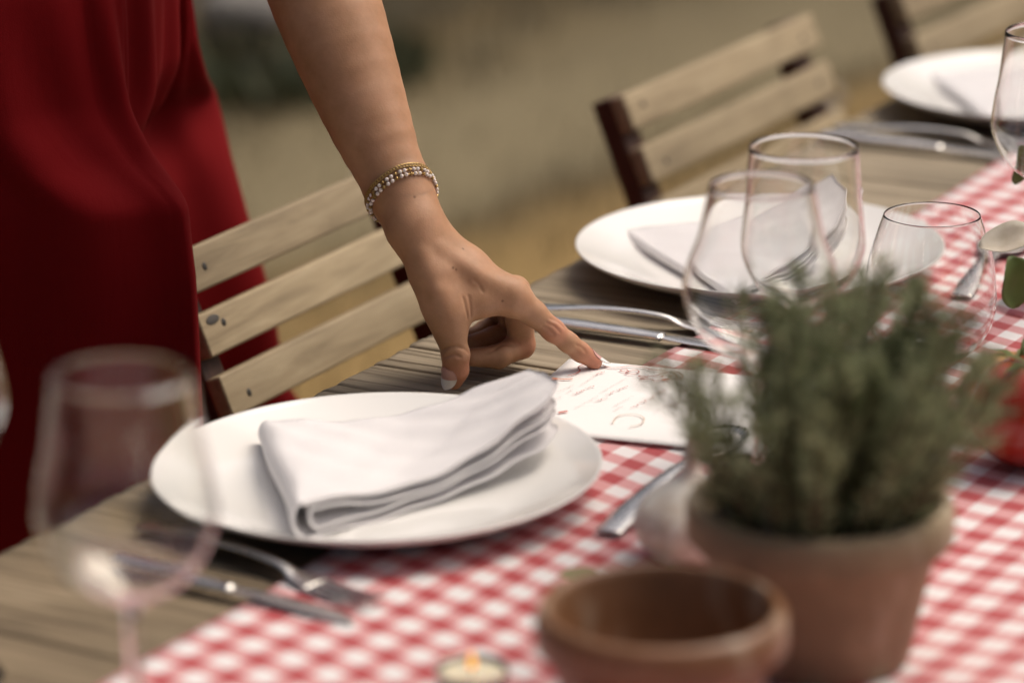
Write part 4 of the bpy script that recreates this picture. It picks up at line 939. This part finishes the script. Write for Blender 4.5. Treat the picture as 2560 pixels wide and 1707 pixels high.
# rest of the body, coarser: upper arms, shoulders, torso, neck, head, legs
sh_l = np.array(BONES['upperarm'][1][:3]); bc = np.array([*SIN(-0.385, 2.62), 1.29]); sh_r = 2 * bc - sh_l; sh_r[2] = 1.30
nk = bc + np.array([0.0, -0.01, 0.05]); hd = nk + np.array([-0.01, -0.05, 0.15]); hip = np.array([*SIN(-0.455, 2.70), 0.93])
def body_field(P):
    d = chain(P, [(*BONES['forearm'][3][:3], 0.0400), (*sh_l, 0.052)], 0.02)
    d = smin(d, chain(P, [(*sh_l, 0.055), (*(bc + [0, 0, -0.01]), 0.085), (*sh_r, 0.055)], 0.03), 0.05)
    d = smin(d, chain(P, [(*(bc - [0, 0, 0.02]), 0.10), (*(hip * [.5,.5,1] + bc * [.5,.5,0] + [0, 0, 0.14]), 0.090), (*hip, 0.100)], 0.03), 0.06)
    d = smin(d, chain(P, [(*nk, 0.048), (*(hd - [0, 0, 0.05]), 0.05)], 0.02), 0.03)
    d = smin(d, chain(P, [(*(hd - [0, 0.02, 0.055]), 0.058), (*(hd + [0, 0.012, 0.035]), 0.080)], 0.02), 0.03)
    d = smin(d, chain(P, [(*(hd + [0, -0.075, -0.005]), 0.008), (*(hd + [0, -0.100, -0.030]), 0.012)], 0.01), 0.015)      # nose
    el = sh_r + np.array([-0.04, 0.06, -0.27]); d = smin(d, chain(P, [(*sh_r, 0.052), (*el, 0.040), (*(el + [0.02, -0.06, -0.22]), 0.024), (*(el + [0.02, -0.08, -0.30]), 0.022)], 0.02), 0.03)
    for s in (-1, 1):
        lx = hip + np.array([s * 0.06 * math.sin(TH), -s * 0.06 * math.cos(TH), -0.05]); ft = np.array([lx[0], lx[1], 0.07])
        d = smin(d, chain(P, [(*lx, 0.070), (*((lx + ft) / 2), 0.050), (*ft, 0.035), (ft[0] - 0.02, ft[1] - 0.13, 0.03, 0.028)], 0.02), 0.03)
    return d
bv, bf = polygonize(body_field, (-0.15, -0.12, 0.0), (0.78, 0.85, 1.62), 0.008)
ok = ~((bv[:, 2] < 1.098) & (bv[:, 1] < 0.20) & (bv[:, 0] > 0.2) & (bv[:, 2] > 0.4)); bkeep = ok[bf].all(1)
hk = keep[hand_f].all(1)
V_ = np.r_[hand_v, bv] - np.array(PO); F_ = np.r_[hand_f[hk], bf[bkeep] + len(hand_v)]
used = np.unique(F_); mp_ = np.full(len(V_), -1); mp_[used] = np.arange(len(used))
body = obj('body', mesh('body', V_[used], mp_[F_], M_SKIN), person)

# moles as colour on the skin
_c = MOLE_HOOK
def onto_skin(p):         # slide along the view direction to the skin surface
    p = np.array(p, np.float32); w = np.array(CAM_W, np.float32); ts = np.linspace(-0.04, 0.04, 161); d = arm_field((p[None] + ts[:, None] * w).astype(np.float32))
    i = np.argmax(d < 0); return p + ts[i] * w
for p in MOLES:
    _c = mixc(M_SKIN, math_n(M_SKIN, 'MULTIPLY', near(M_SKIN, _v, tuple(float(a) for a in onto_skin(p)), 0.0006, 0.0013), 0.6), _c, (0.10, 0.045, 0.025))
L(M_SKIN, _c, bsdf(M_SKIN).inputs['Base Color'])

# nails
M_NAIL = mat('pink_nail', (0.64, 0.36, 0.32), 0.16, Coat_Weight=0.6); M_TIP = mat('white_nail_tip', (0.86, 0.84, 0.83), 0.16, Coat_Weight=0.6)
def nail(p0, p1, nrm, R0, L_, wmax, split, name, skew=0.0, lift=0.0):
    p0, p1, nrm = Vector(p0), Vector(p1), Vector(nrm); ax = (p1 - p0).normalized(); nrm = (nrm - ax * nrm.dot(ax)).normalized(); sd2 = ax.cross(nrm)
    na, nb = 22, 13
    tab = []
    phs_ = np.linspace(-wmax, wmax, 11); rs_ = np.linspace(0.001, 0.016, 150)
    for k_ in range(31):
        c_ = p0 + ax * (L_ * k_ / 30); pp_ = np.array([tuple(c_ + (nrm * math.cos(f_) + sd2 * math.sin(f_)) * float(r_)) for f_ in phs_ for r_ in rs_], np.float32)
        vv_ = arm_field(pp_, False).reshape(11, 150); tab.append([float(rs_[int(np.argmax(v_ > 0))]) for v_ in vv_])
    skin_len = L_ * split * 1.05; last = int(30 * split * 1.05)
    tab = np.array(tab); tab = (np.roll(tab, 1, 0) + tab * 2 + np.roll(tab, -1, 0)) / 4 if False else tab
    def pt(u, v, off):
        sh = (math.sin(math.pi * (0.16 + 0.36 * min(1, v / 0.35))) if v < 0.35 else 1.0) if v < 0.5 else max(0.0, 1 - ((v - 0.5) / 0.5) ** 1.9) ** 0.75
        phi = u * wmax * sh; rr3 = R0 + off + lift * max(0, v - 0.55) - 0.0012 * max(0, v - 0.8) / 0.2
        c = p0 + ax * (L_ * v); d = nrm * math.cos(phi) + sd2 * math.sin(phi)
        i = min(int(v * 30), 30); row_ = tab[i] if v * L_ < skin_len else tab[last]; base = float(np.interp(phi, phs_, row_))
        rs = base * (1 - 0.10 * max(0.0, (v * L_ - skin_len) / L_)) + off
        return c + d * (rs + lift * max(0, v - 0.55))
    for part_, mt in (('nail_plate', M_NAIL), ('nail_tip', M_TIP)):
        vs, fs = [], []
        for side in (0, 1):
            for i in range(na + 1):
                for j in range(nb):
                    u = -1 + 2 * j / (nb - 1); vc = split + skew * u + 0.10 * (1 - u * u) * 0.6
                    v = vc * i / na if part_ == 'nail_plate' else vc + (1 - vc) * i / na
                    vs.append(pt(u, min(v, 0.9995), 0.0005 if side == 0 else -0.0003))
        o = (na + 1) * nb
        for i in range(na):
            for j in range(nb - 1):
                q = (i * nb + j, i * nb + j + 1, (i + 1) * nb + j + 1, (i + 1) * nb + j); fs.append(q); fs.append(tuple(e + o for e in q[::-1]))
        ring = [j for j in range(nb)] + [i * nb + nb - 1 for i in range(1, na + 1)] + [na * nb + j for j in range(nb - 2, -1, -1)] + [i * nb for i in range(na - 1, 0, -1)]
        for k in range(len(ring)):
            a, b = ring[k], ring[(k + 1) % len(ring)]; fs.append((a, b, b + o, a + o))
        vs = [Vector(v) - PO for v in vs]
        obj(part_, mesh(name, vs, fs, mt), body)
cx_, cu_, cw_ = Vector(CAM_X), Vector(CAM_U), Vector(CAM_W)
T3, T4 = Vector(BONES['thumb'][3][:3]), Vector(BONES['thumb'][4][:3]); axs = (T4 - T3).normalized()
nail(T3 - axs * 0.0035, T4 - cx_ * 0.0005, -cw_ * 0.88 - cx_ * 0.47, 0.0080, 0.0165, 0.80, 0.46, 'thumb_nail', 0.14)
I4, I5 = Vector(BONES['index'][4][:3]), Vector(BONES['index'][5][:3]); axi = (I5 - I4).normalized()
nail(I5 - axi * 0.0075, I5 + axi * 0.002, cu_ * 0.62 + cx_ * 0.66 + cw_ * 0.05, 0.0058, 0.0180, 0.80, 0.44, 'index_nail', 0.0, 0.001)

# hair
hh = Join(); hm = mat('dark_brown_hair', (0.035, 0.018, 0.010), 0.5)
bm = bmesh.new(); bmesh.ops.create_icosphere(bm, subdivisions=4, radius=1)
for v in bm.verts:
    c = v.co; k = 1 + 0.02 * math.sin(20 * c.x + 5 * c.z); v.co = Vector((c.x * 0.094, c.y * 0.105 + 0.022, c.z * 0.112 + 0.025)) * k
    if v.co.y > 0.0 and v.co.z < 0: v.co.z *= 1.9
bmesh.ops.delete(bm, geom=[v for v in bm.verts if v.co.y < -0.055 and v.co.z < 0.075], context='VERTS')
me = bpy.data.meshes.new('hair'); bm.to_mesh(me); bm.free(); me.materials.append(hm); me.polygons.foreach_set('use_smooth', [True] * len(me.polygons))
obj('hair', me, person, Vector(hd) - PO)

# red dress: cross-sections in plan, front flap before the chair's end, rest hanging behind it
LOW = [(-.233, 2.415), (-.283, 2.47), (-.287, 2.58), (-.245, 2.665), (-.193, 2.76), (-.25, 2.92), (-.38, 2.98), (-.53, 2.93), (-.62, 2.75), (-.58, 2.52), (-.46, 2.415), (-.33, 2.400)]
TOP = [(-.290, 2.465), (-.258, 2.51), (-.243, 2.57), (-.240, 2.635), (-.237, 2.665), (-.29, 2.745), (-.41, 2.775), (-.53, 2.745), (-.585, 2.65), (-.55, 2.51), (-.47, 2.435), (-.38, 2.420)]
LOW, TOP = np.array(LOW), np.array(TOP); tc = np.array([-.41, 2.642])
def scl(c, sx, sy): return (TOP - tc) * np.array([sx, sy]) + np.array(c)
def lowr(edge, spread=1.0, pe=-0.233):
    q = (LOW - np.array([-.41, 2.68])) * spread + np.array([-.41, 2.68]); q = q.copy(); q[4, 0] = edge; q[3, 0] = min(q[3, 0], edge - 0.045); q[0, 0] = pe; return q
LEVELS = [(0.04, lowr(-0.11, 1.25, -0.25)), (0.45, lowr(-0.150, 1.08, -0.240)), (0.70, lowr(-0.183)), (0.80, lowr(-0.202)), (0.855, lowr(-0.217)), (0.890, 0.42 * lowr(-0.227) + 0.58 * TOP), (0.925, 0.10 * lowr(-0.236) + 0.90 * TOP), (1.0, TOP), (1.08, scl((-.405, 2.64), 0.86, 0.84)), (1.18, scl((-.39, 2.63), 0.90, 0.95)), (1.27, scl((-.385, 2.62), 1.0, 0.9)), (1.335, scl((-.385, 2.62), 0.90, 0.75))]
zs = np.array([l[0] for l in LEVELS]); ctrl = np.array([l[1] for l in LEVELS]); NZ, NA = 150, 260
dz_ = np.diff(zs)[:, None, None]; dl_ = np.diff(ctrl, axis=0) / dz_; slopes = np.zeros_like(ctrl); slopes[1:-1] = np.where(dl_[:-1] * dl_[1:] > 0, 2 * dl_[:-1] * dl_[1:] / (dl_[:-1] + dl_[1:] + 1e-12), 0); slopes[0] = dl_[0]; slopes[-1] = dl_[-1]
ZZ = np.concatenate([np.linspace(0.04, 0.62, 30), np.linspace(0.63, 1.02, 90), np.linspace(1.03, 1.335, 30)])
dvv = []
for z in ZZ:
    i = int(np.clip(np.searchsorted(zs, z) - 1, 0, len(zs) - 2)); hz_ = zs[i + 1] - zs[i]; f = (z - zs[i]) / hz_; m0 = slopes[i] * hz_; m1 = slopes[i + 1] * hz_
    c = (2 * f ** 3 - 3 * f ** 2 + 1) * ctrl[i] + (f ** 3 - 2 * f ** 2 + f) * m0 + (-2 * f ** 3 + 3 * f ** 2) * ctrl[i + 1] + (f ** 3 - f ** 2) * m1; ring = spline(c, NA, True); tg = np.roll(ring, -1, 0) - np.roll(ring, 1, 0); tg /= np.linalg.norm(tg, axis=1, keepdims=True); nr_ = np.c_[tg[:, 1], -tg[:, 0]]
    u = np.arange(NA) / NA * 12
    w = np.clip((1.06 - z) / 0.25, 0, 1)
    a = 0.0080 * np.sin(u * 5.2 + 3.0 * (1.0 - z) + 0.8 * np.sin(u)) * w + 0.0035 * np.sin(u * 11.5 - 14 * (1.0 - z) + 1.3 * np.sin(2 * u)) * np.exp(-((z - 0.93) / 0.09) ** 2)
    a += 0.010 * np.sin(u * 2.1 + 1.1 + 2.2 * (1 - z)) * w * ((u > 8) | (u < 0.5))
    a += 0.0045 * np.exp(-(((u - 3.2) - 2.2 * (0.99 - z) * 3) / 0.22) ** 2) * np.clip((1.02 - z) / 0.05, 0, 1)
    ring = ring + nr_ * (a - 0.006)[:, None]
    dep = ring[:, 1] * math.cos(PITCH) + (CAM_LOC.z - z) * math.sin(PITCH); pxx = 1280 + 8944.5 * ring[:, 0] / dep
    if 0.6 < z < 1.06:        # the right outline follows the measured drape
        tgt = np.interp(z, [0.60, 0.64, 0.688, 0.724, 0.767, 0.808, 0.844, 0.882, 0.92, 0.96, 1.06], [722, 705, 685, 655, 620, 585, 558, 530, 505, 490, 470])
        wgt = np.exp(-((u - 4.0) / 1.3) ** 2); ring[:, 0] += wgt * (tgt - pxx.max()) * dep / 8944.5
    for r_, D_ in ring:
        x, y = SIN(r_, D_); dvv.append((x - PO.x, y - PO.y, z))
dff = np.array([(j * NA + i, j * NA + (i + 1) % NA, (j + 1) * NA + (i + 1) % NA, (j + 1) * NA + i) for j in range(NZ - 1) for i in range(NA)])
dress = obj('dress', mesh('dress', np.array(dvv), dff, M_DRESS), person)
so = dress.modifiers.new('thickness', 'SOLIDIFY'); so.thickness = 0.0012

# ================================================================== BRACELETS
ba = Vector(BR_A).normalized(); bcn = Vector(BR_C)
e1 = (-cw_ - ba * (-cw_).dot(ba)).normalized(); e2 = e1.cross(ba).normalized()
if e2.dot(cx_) < 0: e2 = -e2
def wrist_pt(phi, h, off):
    d = e1 * math.cos(phi) + e2 * math.sin(phi); c = bcn + ba * h; rs = np.linspace(0.008, 0.05, 120)
    P = np.array([tuple(c + d * float(r)) for r in rs], np.float32); v = arm_field(P); i = int(np.argmax(v > 0)); return c + d * (float(rs[i]) + off)
def strand(h0, amp, off, n):
    pts = [wrist_pt(2 * math.pi * i / 96, h0 + amp * math.cos(2 * math.pi * i / 96) - 0.004 * (math.sin(2 * math.pi * i / 96) < 0) * abs(math.sin(2 * math.pi * i / 96)), off) for i in range(96)]
    P = np.array([tuple(p) for p in pts]); P = (np.roll(P, 1, 0) + P * 2 + np.roll(P, -1, 0)) / 4; P = np.r_[P, P[:1]]
    s = np.r_[0, np.cumsum(np.linalg.norm(np.diff(P, axis=0), axis=1))]; t = np.linspace(0, s[-1], n, endpoint=False); return np.stack([np.interp(t, s, P[:, k]) for k in range(3)], 1), s[-1]
bm = bmesh.new(); bmesh.ops.create_uvsphere(bm, u_segments=14, v_segments=9, radius=0.00140); m_bead = bpy.data.meshes.new('bead'); bm.to_mesh(m_bead); bm.free(); m_bead.materials.append(M_BEAD); m_bead.polygons.foreach_set('use_smooth', [True] * len(m_bead.polygons))
m_spacer = mesh('gold_spacer', *lathe([(0.0004, -0.0006), (0.0011, -0.0006), (0.0013, 0), (0.0011, 0.0006), (0.0004, 0.0006)], 12), M_GOLD)
for k, (h0, lab) in enumerate(((0.0045, 'upper strand of small pearly beads with gold spacers on the wrist'), (0.0008, 'lower strand of small pearly beads with gold spacers on the wrist'))):
    t = thing('bead_bracelet', lab, 'bracelet', tuple(bcn), 0, 'bracelets on the wrist')
    P, ln = strand(h0 * 0.85 - 0.002, 0.0075, 0.0014, 51)
    cord = tube([tuple(Vector(p) - bcn) for p in np.r_[P, P[:1]]], 0.0004, 5, False)
    obj('cord', mesh('cord', *cord, M_GOLD), t)
    for i, p in enumerate(P):
        nx_ = P[(i + 1) % len(P)]
        if i % 3 == 2:
            o = obj('gold_spacer', m_spacer, t, Vector(p) - bcn); o.rotation_mode = 'QUATERNION'; o.rotation_quaternion = (Vector(nx_) - Vector(p)).to_track_quat('Z', 'Y')
        else: obj('bead', m_bead, t, Vector(p) - bcn)
t = thing('chain_bracelet', 'gold curb chain bracelet above the bead strands on the wrist', 'bracelet', tuple(bcn), 0, 'bracelets on the wrist')
P, ln = strand(0.0052, 0.0078, 0.0010, 74)
lk = []
for i in range(13): lk.append((0.00155 * math.cos(2 * math.pi * i / 12), 0.00105 * math.sin(2 * math.pi * i / 12), 0))
m_link = mesh('chain_link', *tube(lk, 0.00042, 6, False, up=Vector((0, 0, 1))), M_GOLD)
for i, p in enumerate(P):
    tg = (Vector(P[(i + 1) % len(P)]) - Vector(P[i - 1])).normalized(); out = (Vector(p) - bcn); out = (out - tg * out.dot(tg)).normalized(); sd3 = out.cross(tg)
    q1 = Matrix((tg, sd3, out)).transposed(); o = obj('chain_link', m_link, t, Vector(p) - bcn); o.rotation_mode = 'QUATERNION'; o.rotation_quaternion = (q1 @ Matrix.Rotation(R(38), 3, 'X')).to_quaternion()
p = wrist_pt(R(-48), 0.0030, 0.0014); o = obj('clasp', box_mesh('clasp', 0.0065, 0.0034, 0.0012, M_GOLD, 0.0004), t, p - bcn)
o.rotation_mode = 'QUATERNION'; dd = (wrist_pt(R(-40), 0.0040, 0.0014) - wrist_pt(R(-56), 0.0015, 0.0014)).normalized(); out = (p - bcn).normalized(); out = (out - dd * out.dot(dd)).normalized()
o.rotation_quaternion = Matrix((dd, out.cross(dd), out)).transposed().to_quaternion()
